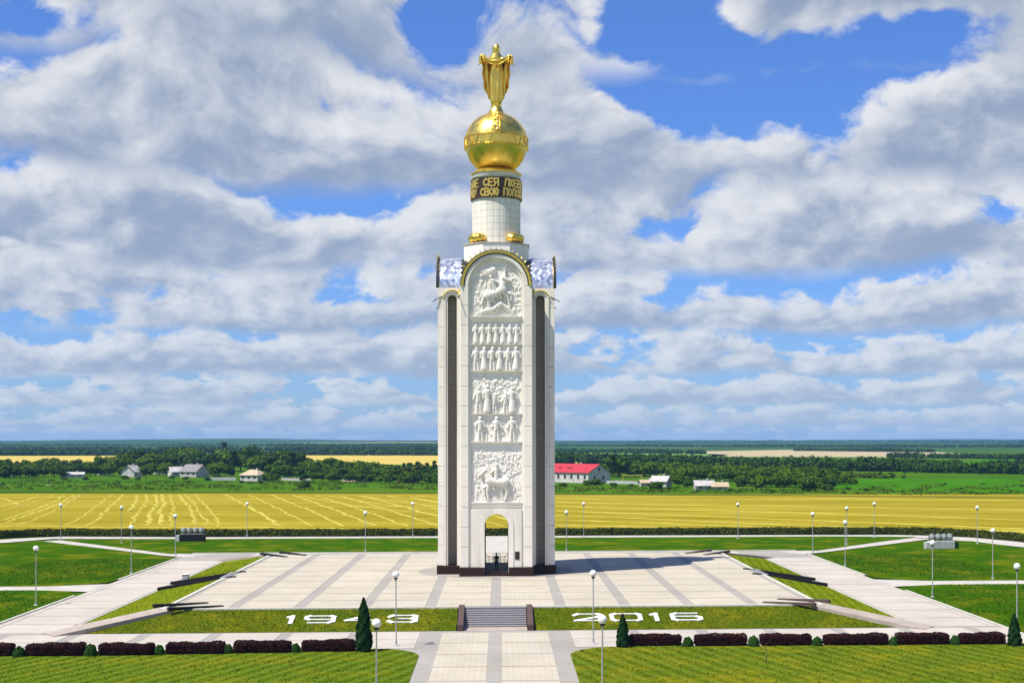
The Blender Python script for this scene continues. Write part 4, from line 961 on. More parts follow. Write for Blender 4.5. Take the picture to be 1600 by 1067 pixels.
# ------------------------------------------------------------------ globe lamp posts
pole_me=MB().lathe([(.12,0),(.12,.06),(.085,.09),(.075,.5),(.055,.52),(.045,5.15),(.07,5.17),(.07,5.24),(.045,5.26)],10).mesh('pole',MAT['pole'],False)
coll_me=MB().lathe([(.06,5.22),(.14,5.27),(.16,5.36),(.12,5.40)],12).mesh('collar',MAT['dark_metal'],True)
globe_me=MB().sphere((0,0,5.62),.275,n=20,m=14).mesh('globe',MAT['globe'],True)
foot_me=MB().lathe([(.22,-.02),(.22,.05),(.16,.07)],12).mesh('footing',MAT['concrete'])
LAMPS=[(56,857,'in the left lawn nearest the left frame edge'),(205,824,'on the lawn edge beside the left side road'),(274,806,'at the far end of the left side road'),(190,793,'on the back lawn left of the diagonal path'),
 (95,789,'at the left fork of diagonal and ring paths'),(386,787,'on the far ring path just right of the dark floodlight bank'),(571,801,'at the back lawn edge left of the tower'),(645,787,'on the far ring path closest to the left of the tower'),
 (619,898,'at the front road just right of the tall thuja'),(588,974,'in the left front lawn, large and cut by the frame bottom'),(927,896,'at the front road right of the central walk'),(941,968,'in the right front lawn, large and cut by the frame bottom'),
 (885,800,'at the back lawn edge just right of the tower'),(912,787,'on the far ring path closest to the right of the tower'),(1153,788,'on the far ring path well right of the tower'),(1270,803,'at the far end of the right side road'),(1320.5,816,'on the lawn edge beside the right side road'),
 (1323,794,'on the far ring path directly behind the right side road lamp'),(1366,787,'on the far ring path where the right diagonal joins'),(1457,848,'in the right lawn in front of the pale floodlight bank'),(1551,829,'in the right outer lawn right of the pale floodlight bank'),(1527,793,'on the ring path bend right of the pale floodlight bank'),
 (1589,885,'at the right frame edge behind the small thuja')]
for px,py,txt in LAMPS:
    x,y=ground_at(px,py,LOW+5.62); r=tag(empty('lamp_post',(x,y,LOW+.03)),'white globe lamp post '+txt,'lamp','globe lamp posts round the plaza'); r.rotation_euler=(0,random.uniform(-.006,.006),random.uniform(0,6))
    link('footing',foot_me,r); link('pole',pole_me,r); c=link('globe',globe_me,r); link('collar',coll_me,r)
# ------------------------------------------------------------------ clipped hedges, bushes, thujas
def leaf_cards(P,Nr,size,rng,flat=.35):
    """small leaf quads at points P with rough normals Nr"""
    n=len(P); Nn=Nr+rng.normal(0,flat,(n,3)); Nn/=np.linalg.norm(Nn,axis=1)[:,None]+1e-9
    t=np.cross(Nn,rng.normal(0,1,(n,3))); t/=np.linalg.norm(t,axis=1)[:,None]+1e-9; b=np.cross(Nn,t)
    s=(size*rng.uniform(.6,1.35,n))[:,None]; V=np.stack([P-t*s*.5-b*s*.15,P+b*s*-.55,P+t*s*.5-b*s*.1,P+b*s*.6],1).reshape(-1,3)
    return V,np.arange(4*n).reshape(n,4)
def hedge_mesh(name,L,W,Hh,n,mat,seed,rnd=.24,leaf=.10):
    rng=np.random.default_rng(seed); a=np.array([L/2,W/2,Hh/2]); A_=np.array([W*Hh,L*Hh,L*W]); f=rng.choice(3,n,p=A_/A_.sum()); p=rng.uniform(-1,1,(n,3)); sg=rng.choice([-1,1],n); p[np.arange(n),f]=sg
    q=p*a; c=np.clip(q,-(a-rnd),a-rnd); d=q-c; ln=np.linalg.norm(d,axis=1)[:,None]+1e-9; nr=d/ln; P=c+nr*rnd
    und=(np.sin(P[:,0]*2.1+seed)*.035+np.sin(P[:,0]*5.3+P[:,2]*4+seed)*.025+np.sin(P[:,0]*.8+seed*3)*.03)[:,None]; P=P+nr*(und+rng.normal(0,.025,(n,1))); P[:,2]+=Hh/2; keep=P[:,2]>.02
    return raw_mesh(name,*leaf_cards(P[keep],nr[keep],leaf,rng,.55),mat)
def hedge(label,x0,x1,y,h,seed,group,cat='hedge'):
    L=x1-x0; r=tag(empty('clipped_hedge',((x0+x1)/2,y,LOW+.03)),label,cat,group)
    cr=MB(); cr.box(-L/2+.08,L/2-.08,-.50,.50,0,h-.09,.12); cr.build('hedge_core',MAT['leaf_red'],r)
    link('foliage',hedge_mesh('foliage',L,1.15,h,int(L*1100),MAT['leaf_red'],seed),r)
ORD=['first','second','third','fourth','fifth','sixth','seventh']
HL=[(-12,17,1026),(36,127,1026),(152,236,1025),(257,347,1023),(365,453,1021),(471,553,1019)]; HR=[(985,1067,1010),(1086,1168,1010),(1190,1270,1009.5),(1289,1391,1009),(1405,1487,1008),(1503,1574,1007.5)]
for side,lst in (('left',HL),('right',HR)):
    for i,(a,b,yb) in enumerate(lst):
        xa,ya=ground_at(a,yb); xb,_=ground_at(b,yb); y=ya+.6
        lab='dark red clipped hedge block, %s from the left frame edge in the front row'%ORD[i] if side=='left' else 'dark red clipped hedge block, %s right of the small thuja in the front row'%ORD[i]
        hedge(lab,xa,xb,y,random.uniform(.80,.88),20+i,'red hedges along the front road')
def bush(label,px,py,r,h,seed,n=1500):
    x,y=ground_at(px,py); rng=np.random.default_rng(seed); d=rng.normal(0,1,(n,3)); d/=np.linalg.norm(d,axis=1)[:,None]; d[:,2]=np.abs(d[:,2]); P=d*np.array([r,r,h])*(1+.05*np.sin(d[:,:1]*9+seed)+rng.normal(0,.03,(n,1)))
    o=tag(empty('round_bush',(x,y+r,LOW+.03)),label,'bush','green balls between the red hedges')
    MB().lathe([(.9*r,0),(.85*r,h*.4),(.6*r,h*.75),(.02,h*.9)],12).build('bush_core',MAT['leaf_bush'],o,True); link('foliage',raw_mesh('foliage',*leaf_cards(P,d,.10,rng,.5),MAT['leaf_bush']),o)
for i,(px,py,r) in enumerate(((27,1027,.42),(139,1026,.48),(247,1024,.40),(355,1022,.38),(461,1020,.36))): bush('round green clipped bush, %s from the left frame edge between the red hedges'%ORD[i],px,py,r,r*1.75,40+i)
for i,(px,py,r) in enumerate(((1076,1011,.42),(1179,1010.5,.45),(1279,1010,.40),(1398,1009,.36),(1495,1008,.40))): bush('round green clipped bush, %s right of the small thuja between the red hedges'%ORD[i],px,py,r,r*1.7,50+i)
def thuja(label,px,py,h,r,seed,n,tip=1.):
    x,y=ground_at(px,py); rng=np.random.default_rng(seed); root=tag(empty('thuja',(x,y+.4,LOW+.03)),label,'thuja')
    u=rng.uniform(0,1,n)**.9; a=rng.uniform(0,2*math.pi,n); prof=np.interp(u,[0,.06,.2,.45,.7,.88,1],[.80,.95,1.,.80,.60,.32,.04] if tip>=1 else [.85,1,.97,.78,.52,.27,.02])
    lump=1+.13*np.sin(a*3+u*14+seed)+.09*np.sin(a*5-u*23+seed*2); rad=r*prof*lump*(1-.25*rng.uniform(0,1,n)**3); P=np.stack([rad*np.cos(a),rad*np.sin(a),.05+u*h],1); Nr=np.stack([np.cos(a),np.sin(a),np.full(n,.35)],1)
    V,Fq=leaf_cards(P,Nr,.15,rng,.45); link('crown',raw_mesh('crown',V,Fq,MAT['leaf_thuja']),root)
    MB().lathe([(.72*r,.05),(.80*r,.2*h),(.6*r,.5*h),(.42*r,.75*h),(.02,.97*h)],12).build('inner_crown',MAT['leaf_thuja'],root,True); MB().lathe([(.09,-.05),(.07,.4)],8).build('trunk',MAT['bark'],root)
thuja('tall slender dark green thuja at the right end of the left hedge row',567.5,1019,4.05,.60,61,7000); thuja('small pointed dark thuja at the left end of the right hedge row',974,1012,2.5,.50,62,4500,.5); thuja('small dark thuja at the right frame edge ending the hedge row',1588,1010,2.45,.50,63,4500,.5)
# hedge along the stubble field
def field_hedge():
    rng=np.random.default_rng(9); pts=[(-120,203),ground_at(-15,840.5),ground_at(40,837.8),ground_at(100,836.6),(-50,236.0),(0,235.8),(45,235.2),ground_at(1400,834),ground_at(1450,834.8),ground_at(1510,837.5),ground_at(1570,842),ground_at(1620,847.5),(125,186)]
    seg=[np.linalg.norm(np.subtract(b,a)) for a,b in zip(pts[:-1],pts[1:])]; root=tag(empty('field_hedge',(0,236,LOW)),'long low olive green hedge along the edge of the stubble field','hedge'); Vs=[];Fs=[];off=0
    core=MB()
    for (a,b),L in zip(zip(pts[:-1],pts[1:]),seg):
        a=np.array(a)-[0,236];b=np.array(b)-[0,236]; t=(b-a)/L; nn=np.array([-t[1],t[0]]); n=int(L*130); u=rng.uniform(0,1,n); k=rng.uniform(-1,1,n); top=rng.uniform(0,1,n)<.45
        hh=1.05+.04*np.sin(u*L*.7)+.03*np.sin(u*L*2.3); wv=np.where(top,k*.75,np.sign(k)*.8+rng.normal(0,.06,n)); z=np.where(top,hh+rng.normal(0,.06,n),rng.uniform(0,1,n)*hh)
        P=np.stack([a[0]+t[0]*u*L+nn[0]*wv,a[1]+t[1]*u*L+nn[1]*wv,z],1); Nr=np.where(top[:,None],np.array([0,0,1.]),np.stack([nn[0]*np.sign(k),nn[1]*np.sign(k),np.full(n,.2)],1))
        V,Fq=leaf_cards(P,Nr,.30,rng,.5); Vs.append(V);Fs.append(Fq+off);off+=len(V)
        c=[a+nn*.7,b+nn*.7,b-nn*.7,a-nn*.7]; i=len(core.v); core.v+=[(p[0],p[1],0) for p in c]+[(p[0],p[1],.90) for p in c]; core.f+=[(i+4,i+5,i+6,i+7)]+[(i+q,i+(q+1)%4,i+4+(q+1)%4,i+4+q) for q in range(4)]
    core.build('hedge_core',MAT['leaf_hedge'],root); link('foliage',raw_mesh('foliage',np.concatenate(Vs),np.concatenate(Fs),MAT['leaf_hedge']),root)
field_hedge()
# ------------------------------------------------------------------ floodlight banks
def flood(label,px,py,rz,basemat,endmat):
    x,y=ground_at(px,py); r=tag(empty('floodlight_bank',(x,y+.5,LOW+.03),rz),label,'floodlights','floodlight banks aimed at the tower')
    MB().box(-2.0,2.0,-.5,.5,0,1.15,.04).build('base',basemat,r); MB().box(-2.55,-2.02,-.45,.45,0,1.0,.03).build('end_block',endmat[0],r)
    if endmat[1]: MB().box(2.02,2.65,-.45,.45,0,1.0,.03).build('cabinet',endmat[1],r)
    MB().box(-1.95,1.95,-.35,.35,1.152,1.20).build('cap',MAT['concrete'],r)
    for i in range(4):
        m=MB().lathe([(.12,-.40),(.34,-.30),(.46,.10),(.50,.12),(.50,.20),(.44,.21)],18); Rm=Matrix.Translation((-1.45+i*.95,0,1.72))@Matrix.Rotation(math.radians(-50 if rz==0 else -60),4,'X'); fl=MB().merge(m,Rm).build('floodlight',MAT['pole'],r,True)
        MB().merge(MB().lathe([(.001,.19),(.43,.19)],18),Rm).build('lens',MAT['glass'],fl)
        MB().tube([(-1.45+i*.95-.5,0,1.70),(-1.45+i*.95-.42,0,1.22),(-1.45+i*.95+.42,0,1.22),(-1.45+i*.95+.5,0,1.70)],.035,5).build('bracket',MAT['dark_metal'],fl)
flood('dark floodlight bank with four round lamps on the left back lawn',300,846,0.,MAT['black_granite'],(MAT['concrete'],None))
flood('pale concrete floodlight bank with four round lamps on the right lawn',1472,857.5,math.radians(8),MAT['concrete'],(MAT['concrete'],MAT['leaf_thuja']))
# ------------------------------------------------------------------ small things
x,y=ground_at(290,905,LOW+.5); bx=tag(empty('litter_bin',(x,y,LOW+.02)),'small pale box bin by the left side stair on the road','bin'); MB().box(-.35,.35,-.35,.35,.12,1.05,.04).build('body',MAT['concrete'],bx); MB().box(-.40,.40,-.40,.40,1.052,1.12,.02).build('lid',MAT['white_paint'],bx); MB().box(-.25,.25,-.25,.25,0,.118).build('foot',MAT['dark_metal'],bx)
x,y=ground_at(672,1006,LOW); dr=tag(empty('drain_cover',(x,y,LOW+.026)),'narrow dark drain grate in the left of the central walk','drain'); MB().box(-.42,.42,-.10,.10,0,.012).build('frame',MAT['dark_metal'],dr)
for k in range(7): MB().box(-.36+k*.11,-.30+k*.11,-.07,.07,.013,.02).build('slat',MAT['pole'],dr)
x,y=ground_at(1197,1036,LOW); sp=tag(empty('sapling',(x,y,LOW+.03)),'thin bare sapling standing in the right front lawn','sapling'); MB().tube([(0,0,0),(.03,0,.6),(-.02,.02,1.2),(.02,0,1.5)],[.035,.028,.018,.008],6).build('trunk',MAT['bark'],sp)
m=MB(); 
for k in range(6): a=k*1.1; z=.7+.13*k; m.tube([(0,0,z),(.25*math.cos(a),.25*math.sin(a),z+.18),(.33*math.cos(a),.33*math.sin(a),z+.36)],[.012,.009,.005],4)
m.build('branches',MAT['bark'],sp)

# ------------------------------------------------------------------ grass tufts that break up the near lawns and banks
def grass_tufts(label,n,sample,mat,size,seed):
    rng=np.random.default_rng(seed); P=sample(rng,n); N_=np.tile(np.array([0,-.25,.9]),(len(P),1)); V,Fq=leaf_cards(P,N_,size,rng,.75); o=link('grass_tufts',raw_mesh('grass_tufts',V,Fq,mat)); tag(o,label,'grass',kind='stuff')
MAT['blade_front']=leafy('grass_blade_front',(.080,.135,.001),(.18,.225,.004)); MAT['blade_side']=leafy('grass_blade_side',(.11,.16,.001),(.18,.225,.003)); MAT['blade_deep']=leafy('grass_blade_deep',(.028,.098,.001),(.075,.155,.002))
def front_sample(s):
    def f(rng,n):
        y=rng.uniform(84,FY0-.15,n); x=s*rng.uniform(WALK+.05,48,n); an=math.radians(-23 if s<0 else 18); strp=np.sin((x*math.cos(an)+y*math.sin(an))*2*math.pi/1.35+.5*np.sin(y*.2)+rng.normal(0,1.1,n))>.05; k=strp&((y<FY0-4.2)|(np.hypot(np.abs(x)-(WALK+4.1),y-(FY0-4.2))<4.05)|(np.abs(x)>WALK+4.1)); return np.stack([x,y,np.full(n,LOW+.05)],1)[k]
    return f
grass_tufts('short grass blades of the left front lawn',44000,front_sample(-1),MAT['blade_front'],.10,71); grass_tufts('short grass blades of the right front lawn',44000,front_sample(1),MAT['blade_front'],.10,72)
def bank_sample(rng,n):
    t=rng.uniform(.01,.99,n); x=rng.uniform(-1,1,n)*(PX1+(xo-PX1)*t); k=np.abs(x)>3.45; return np.stack([x,PY0+(yo-PY0)*t,zt+(zb-zt)*t+.02],1)[k]
grass_tufts('short grass blades of the front bank',24000,bank_sample,MAT['blade_front'],.10,73)
def side_sample(rng,n):
    s=rng.choice([-1,1],n); t=rng.uniform(.02,.98,n); y=rng.uniform(0,1,n)*(PY1-PY0)+PY0; y=np.where(np.abs(y-CYS)<3.4,y+7,y); ylo=PY0+(yo-PY0)*t; y=np.where(rng.uniform(0,1,n)<.1,ylo+rng.uniform(0,5,n),y); return np.stack([s*(PX1+(xo-PX1)*t),y,zt+(zb-zt)*t+.02],1)
grass_tufts('short grass blades of the side banks',12000,side_sample,MAT['blade_side'],.09,74)
def outer_sample(rng,n):
    x=rng.choice([-1,1],n)*rng.uniform(RX1+.4,62,n); y=rng.uniform(FY0+3,CYS-2.2,n); y=np.where(rng.uniform(0,1,n)<.45,rng.uniform(CYS+3.5,192,n),y); a=np.abs(x); k=~((a<RX1+6.5)&(np.abs(y-CYS)<8.5)); return np.stack([x,y,np.full(n,LOW+.045)],1)[k]
grass_tufts('short grass blades of the outer lawns',34000,outer_sample,MAT['blade_deep'],.15,75)
# ------------------------------------------------------------------ village trees and far woods
def tree_mesh(seed,h,rx,kind,n_cl,per,leaf):
    rng=np.random.default_rng(seed); Ps=[];Ns=[]
    for k in range(n_cl):
        d=rng.normal(0,1,3); d/=np.linalg.norm(d); rr_=rng.uniform(.25,.85); c=np.array([d[0]*rx*rr_,d[1]*rx*rr_,h*(.50+.42*d[2]*rr_)])
        if kind==1: c[:2]*=.55; c[2]=h*rng.uniform(.25,.92); c[:2]*=1.25-c[2]/h
        r=rx*rng.uniform(.30,.48)*(1. if kind!=1 else .8); q=rng.normal(0,1,(per,3)); q/=np.linalg.norm(q,axis=1)[:,None]; q[:,2]*=.85
        Ps.append(c+q*r*rng.uniform(.75,1.08,(per,1))); Ns.append(q+np.array([0,0,.3]))
    P=np.concatenate(Ps); P[:,2]=np.maximum(P[:,2],h*.08); return leaf_cards(P,np.concatenate(Ns),leaf,rng,.5)
PROTO=[]
for i,(h,rx,kind,mt) in enumerate(((10,4.6,0,0),(11,4.2,0,1),(8,4.4,0,2),(12,3.2,1,1),(7,4.2,0,0),(9,3.6,0,3),(9.5,5.0,0,2))):
    V,Fq=tree_mesh(100+i,h,rx,kind,18,95,.85); crown=raw_mesh('crown',V,Fq,MAT['tree%d'%mt]); m=MB(); rt=random.Random(i)
    m.tube([(0,0,-.3),(.1,0,h*.25),(0,.1,h*.6)],[.26,.2,.08],7)
    for k in range(5): a=k*1.3+i; z=h*(.25+.06*k); m.tube([(0,0,z),(rx*.4*math.cos(a),rx*.4*math.sin(a),z+h*.16),(rx*.62*math.cos(a),rx*.62*math.sin(a),z+h*.26)],[.10,.06,.025],5)
    PROTO.append((crown,m.mesh('trunk',MAT['bark']),h,rx))
LOOK=('broad mid green','round dark green','broad pale green','tall narrow dark','low bushy green','dull grey green','wide light green')
def ordinal(k):
    u=['','first','second','third','fourth','fifth','sixth','seventh','eighth','ninth','tenth','eleventh','twelfth','thirteenth','fourteenth','fifteenth','sixteenth','seventeenth','eighteenth','nineteenth']
    t={2:('twenty','twentieth'),3:('thirty','thirtieth'),4:('forty','fortieth'),5:('fifty','fiftieth'),6:('sixty','sixtieth'),7:('seventy','seventieth')}
    return u[k] if k<20 else (t[k//10][1] if k%10==0 else t[k//10][0]+'-'+u[k%10])
def tree(px,py,hpx,proto,label,group,name='village_tree',wide=1.):
    x,y=ground_at(px,py); d=y; h=hpx*d/F; cr,tk,ph,rx=PROTO[proto]; s=h/ph; r=tag(empty(name,(x,y,LOW-.1),random.uniform(0,6.28)),label,'tree',group); r.scale=(s*wide,s*wide,s); link('crown',cr,r); link('trunk',tk,r)
rt=random.Random(11)
def row(x0,x1,step,base,hgt,protos,label,group,jit=2.,skip=()):
    x=x0; k=0
    while x<x1:
        if not any(a<x<b for a,b in skip): k+=1; pr=rt.choice(protos); tree(x,base(x)+rt.uniform(-jit,jit)*.5,hgt(x)*rt.uniform(.9,1.3),pr,'%s tree, %s from left, %s'%(LOOK[pr],ordinal(k),label),group,wide=rt.uniform(1.15,1.6))
        x+=step*rt.uniform(.7,1.3)
lerp=lambda xs,ys: (lambda x: float(np.interp(x,xs,ys)))
LG='village trees left of the tower'; RG='village trees right of the tower'
row(-8,690,15,lerp([0,300,680],[735,735,741]),lerp([0,150,200,330,390,450,520,690],[16,17,28,30,31,30,19,19]),[0,1,2,3,5,6],'rear village row left of tower',LG)
row(-8,690,12,lerp([0,300,500,680],[744,742,747,751]),lerp([0,200,400,690],[20,16,20,21]),[0,0,1,4,5,6],'front village row left of tower',LG,skip=((262,330),(368,418)))
row(-8,100,13,lerp([0,100],[746,746]),lerp([0,100],[18,16]),[0,1,5],'nearest row at the left frame edge',LG)
row(420,690,12,lerp([420,690],[751,755]),lerp([420,690],[13,17]),[0,4,1,6],'nearest bushy row left of tower',LG,skip=((434,470),))
row(872,1010,13,lerp([872,1010],[739,742]),lerp([872,1010],[18,20]),[0,1,6],'row behind the red roof',RG,skip=((880,945),))
row(948,1300,12,lerp([948,1100,1300],[742,746,752]),lerp([948,1000,1060,1300],[22,22,20,22]),[0,2,4,6,5],'rear village row right of tower',RG)
row(1050,1340,11,lerp([1050,1340],[749,757]),lerp([1050,1150,1290,1340],[18,19,20,9]),[0,2,4,6,4],'middle village row right of tower',RG)
row(1010,1300,11,lerp([1010,1300],[754,763]),lerp([1010,1150,1290],[15,17,20]),[0,4,1,2,4],'front village row right of tower',RG,skip=((1003,1050),(1082,1145)))
for px,py,hp,pr,lb in ((128,742,22,1,'dark round tree right of the long low white shed'),(172,744,20,0,'green tree between small white house and pale roofed house'),(228,746,21,0,'full green tree just right of the pale roofed house'),(205,728,24,6,'light tree crown above the pale roofed house'),(277,722,26,0,'green tree crown above the low pale house'),(300,724,27,2,'pale tree crown above the dark gabled house'),
  (350,722,32,3,'tall dark narrow tree between gabled and hipped houses'),(392,727,34,0,'tallest broad tree above the hipped house'),(372,730,30,1,'dark broad tree behind the hipped house'),(445,731,31,0,'large tree at the left end of the right wheat strip'),(460,735,30,5,'grey green tree beside the right wheat strip'),(425,752,14,4,'low bush touching the hipped house'),(340,747,9,4,'small bush on the yard wall by the hipped house')): tree(px,py,hp,pr,lb,LG,wide=1.25)
for px,py,hp,pr,lb in ((956,746,38,3,'tall dark tree at the gable of the red roofed building'),(966,745,36,0,'tall broad tree right of the red roofed gable'),(935,759,14,4,'bush before the gable of the red roofed building'),(918,759,11,4,'small bush below the red roofed building'),(1026,764,15,4,'round bush before the small grey roofed house'),(1262,766,24,4,'largest bushy tree at the right end of the village'),(1225,765,27,0,'tall broad tree near the right end of the village'),(1190,764,24,2,'pale tree right of the tan roofed shed'),(1160,763,20,1,'dark tree next to the tan roofed shed'),(1060,760,17,0,'tree between the small house and the grey shed'),(1075,761,14,4,'bush left of the long grey shed'),(1295,767,14,4,'low bush at the far right tip of the village trees')): tree(px,py,hp,pr,lb,RG,wide=1.3)
tree(474,763,16,4,'round lone shrub in the green strip beyond the stubble field','lone shrubs',name='lone_shrub',wide=1.3); tree(499,764.5,5,4,'tiny dark shrub beside the round lone shrub in the green strip','lone shrubs',name='lone_shrub',wide=1.4); tree(1354,767,7,4,'small dark shrub in the green crop right of the village trees','lone shrubs',name='lone_shrub',wide=1.5); tree(1325,765,6,1,'flat dark shrub at the right end of the village trees','lone shrubs',name='lone_shrub',wide=2.2)
for k,(px,py,hp,nm) in enumerate(((268,748,7,'left of the low pale house'),(290,749,6,'before the dark gabled house'),(325,750,7,'at the right corner of the dark gabled house'),(196,749,8,'before the pale roofed house'),(215,750,6,'in the yard of the pale roofed house'),(100,750,6,'before the long low white shed'),(135,750,7,'right of the long low white shed'),(377,754,5,'at the left corner of the hipped house'),(408,755,6,'at the right corner of the hipped house'),(1092,768,5,'before the long low grey shed'),(1140,768,7,'right of the tan roofed shed'),(1045,765,7,'right of the small grey roofed house'),(985,761,7,'below the yellow pipe frame'),(960,760,8,'before the grey yard wall right of tower'),(880,760,8,'before the long red roofed building'))): tree(px,py,hp,4,'small garden bush '+nm,'garden bushes',name='garden_bush',wide=1.5)
def scrub():
    rng=np.random.default_rng(77); Ps=[];Ns=[]
    for k in range(420):
        px=rng.uniform(-20,1620); lo=float(np.interp(px,[0,690,1600],[764,767,774])); hi=float(np.interp(px,[0,690,1250,1600],[749,756,766,752])); c=np.array(ground_at(px,rng.uniform(hi,lo))); r=rng.uniform(.5,2.2); h=rng.uniform(.25,.9); n=34; q=rng.normal(0,1,(n,3)); q/=np.linalg.norm(q,axis=1)[:,None]; q[:,2]=np.abs(q[:,2])
        Ps.append(np.array([c[0],c[1],LOW-.1])+q*[r*1.6,r,h]); Ns.append(q)
    V,Fq=leaf_cards(np.concatenate(Ps),np.concatenate(Ns),.5,rng,.5); o=link('meadow_scrub',raw_mesh('meadow_scrub',V,Fq,MAT['tree2'])); tag(o,'low weeds scattered over the green strip behind the stubble field','weeds',kind='stuff')
scrub()
# far woods: belts nobody could count
def wood(name,label,bands,mat,leaf=1.6,dens=1.,seed=1):
    """bands: photo x,y of both ends of the foot line, height in photo pixels there, rows deep"""
    rng=np.random.default_rng(seed); Vs=[];Fs=[];off=0
    for (xa,ya,xb,yb,hp,rows_) in bands:
        A0=np.array(ground_at(xa,ya)); B0=np.array(ground_at(xb,yb)); L=np.linalg.norm(B0-A0); dist=(A0[1]+B0[1])/2; hm=hp*dist/F; n=int(L/(hm*.50)*rows_*dens); lf=max(leaf,dist/F*2.4)
        per=int(np.clip(hm*hm*2.2/(lf*lf)*2.2,26,90))
        for k in range(n):
            u=rng.uniform(0,1); c=A0+(B0-A0)*u+np.array([rng.normal(0,4),rng.uniform(0,hm*.9*rows_)]); h=hm*rng.uniform(.68,1.12)*(1+.14*math.sin(u*L/37.+seed)); r=h*rng.uniform(.36,.55)
            q=rng.normal(0,1,(per,3)); q/=np.linalg.norm(q,axis=1)[:,None]; P=q*np.array([r,r,h*.52])*rng.uniform(.72,1.05,(per,1))+np.array([c[0],c[1],LOW+h*.48]); V,Fq=leaf_cards(P,q+[0,0,.35],lf,rng,.4); Vs.append(V);Fs.append(Fq+off);off+=len(V)
    o=link(name,raw_mesh(name,np.concatenate(Vs),np.concatenate(Fs),mat)); tag(o,label,'wood',kind='stuff')
wood('far_wood','dense tree belt behind the yellow wheat field left of the tower',[(-60,711.5,210,711.5,9,3),(150,709,330,708,10,3),(420,711,720,711.5,9,3),(260,703,420,704,6,2),(430,704,720,706,9,3)],MAT['tree1'],2.,1.,11)
wood('far_wood','distant dark blue wood under the horizon left of the tower',[(-100,704,200,703,6,3),(-100,699,420,698,5,2),(400,699,720,699,6,3),(-100,693.5,720,694,4,2)],MAT['tree1'],3.,.9,12)
wood('middle_wood','dense dark tree belt right of the tower behind the village',[(860,724,1060,727,17,3),(1040,729,1330,736,17,3),(1200,734,1500,738,20,3),(1440,738,1640,741,16,3),(1540,730,1640,727,9,2)],MAT['tree1'],1.4,1.,13)
wood('middle_wood','lighter bushy wood in front of the tan field on the right',[(1000,738,1260,745,15,3),(1200,742,1390,747,7,2),(860,714,1090,718,7,2),(1060,724,1240,729,10,2)],MAT['tree2'],1.3,1.,14)
wood('far_wood','distant wood behind the tan field right of the tower',[(870,706,1100,709,6,2),(1240,704,1460,706.5,5,2),(1390,714,1640,718,8,2),(870,699,1640,699.5,5,2)],MAT['tree1'],2.4,.9,15)
wood('far_wood','farthest blue wood line under the horizon right of the tower',[(870,693,1640,693.5,4,2),(1000,690.8,1640,691,3,2)],MAT['tree1'],4.,.9,16)
# ------------------------------------------------------------------ village houses
MAT['red_roof']=simple('red_metal_roof',(.45,.03,.04),.5,.1,.12,.6); MAT['wall_white']=simple('plaster_wall',(.50,.485,.45),.85,0,.25,.8); MAT['grey_roof']=simple('slate_roof',(.20,.19,.18),.85,0,.2,.8); MAT['pale_roof']=simple('asbestos_roof',(.42,.40,.38),.85,0,.3,.8); MAT['tan_roof']=simple('tan_roof',(.42,.34,.22),.85,0,.2,.8); MAT['grey_wall']=simple('grey_brick_wall',(.40,.38,.36),.9,0,.2,1.); MAT['window']=simple('dark_window',(.03,.035,.045),.2,0,.2); MAT['yellow_paint']=simple('yellow_pipe',(.62,.48,.10),.5,0,.1)
def house(label,px,py,rz,L,W,hw,hr,wall,roof,wins=4,name='village_house',group='village houses',hip=0.):
    if L<20: L,W,hw,hr=L*.86,W*.86,hw*.86,hr*.86
    x,y=ground_at(px,py); r=tag(empty(name,(x,y+W/2,LOW-.1),rz),label,'house',group)
    m=MB(); m.box(-L/2,L/2,-W/2,W/2,0,hw)
    for s in (-1,1):
        if not hip: m.quad((s*L/2,-W/2,hw),(s*L/2,W/2,hw),(s*L/2,0,hw+hr-.05))
    m.build('wall',wall,r); e=.45; m=MB(); th=.14; hx=hip*W/2
    for s in (-1,1):
        z0=hw-e*hr/(W/2); q=[(-L/2-e,s*(W/2+e),z0),(L/2+e,s*(W/2+e),z0),(L/2+e-hx,0,hw+hr),(-L/2-e+hx,0,hw+hr)]; m.quad(*[(a,b_,c+th) for a,b_,c in q]); m.quad(*q); m.quad(q[0],q[1],(q[1][0],q[1][1],q[1][2]+th),(q[0][0],q[0][1],q[0][2]+th))
        if hip: m.quad((s*(L/2+e),-(W/2+e),z0+th),(s*(L/2+e),(W/2+e),z0+th),(s*(L/2+e-hx),0,hw+hr+th))
    ro=m.build('roof',roof,r); MB().box(L*.2-.3,L*.2+.3,-.3,.3,hw+hr*.7,hw+hr+.8).build('chimney',MAT['grey_wall'],ro)
    for k in range(wins):
        xx=-L/2+L*(k+.5)/wins; w_=MB().box(xx-.55,xx+.55,-W/2-.02,-W/2+.05,hw*.38,hw*.78).build('window',MAT['window'],r); MB().box(xx-.65,xx+.65,-W/2-.06,-W/2+.05,hw*.33,hw*.375).build('sill',MAT['wall_white'],w_)
    return r
h=house('long white building with a bright red roof right beside the tower',891,753.2,math.radians(-48),32,12,4.0,3.0,MAT['wall_white'],MAT['red_roof'],9)
for z in (2.0,5.2):
    for yy in ((-2.6,2.2) if z<3 else (0.,)): MB().box(16.0,16.05,yy-.5,yy+.5,z-.6,z+.6).build('window',MAT['window'],h)
for k in (-8.,-6.5,-2.,2.5,4.): MB().box(k-.5,k+.5,-3.4,-2.6,5.35,5.85).build('skylight',MAT['window'],h)
house('long low grey shed with pale weathered roof right of the village',1101,765,math.radians(4),7.0,4.5,1.9,1.6,MAT['grey_wall'],MAT['pale_roof'],2,'shed','village sheds'); house('small tan roofed shed joined to the grey shed on the right',1125,765,math.radians(3),6.0,4.2,1.5,1.3,MAT['grey_wall'],MAT['tan_roof'],1,'shed','village sheds')
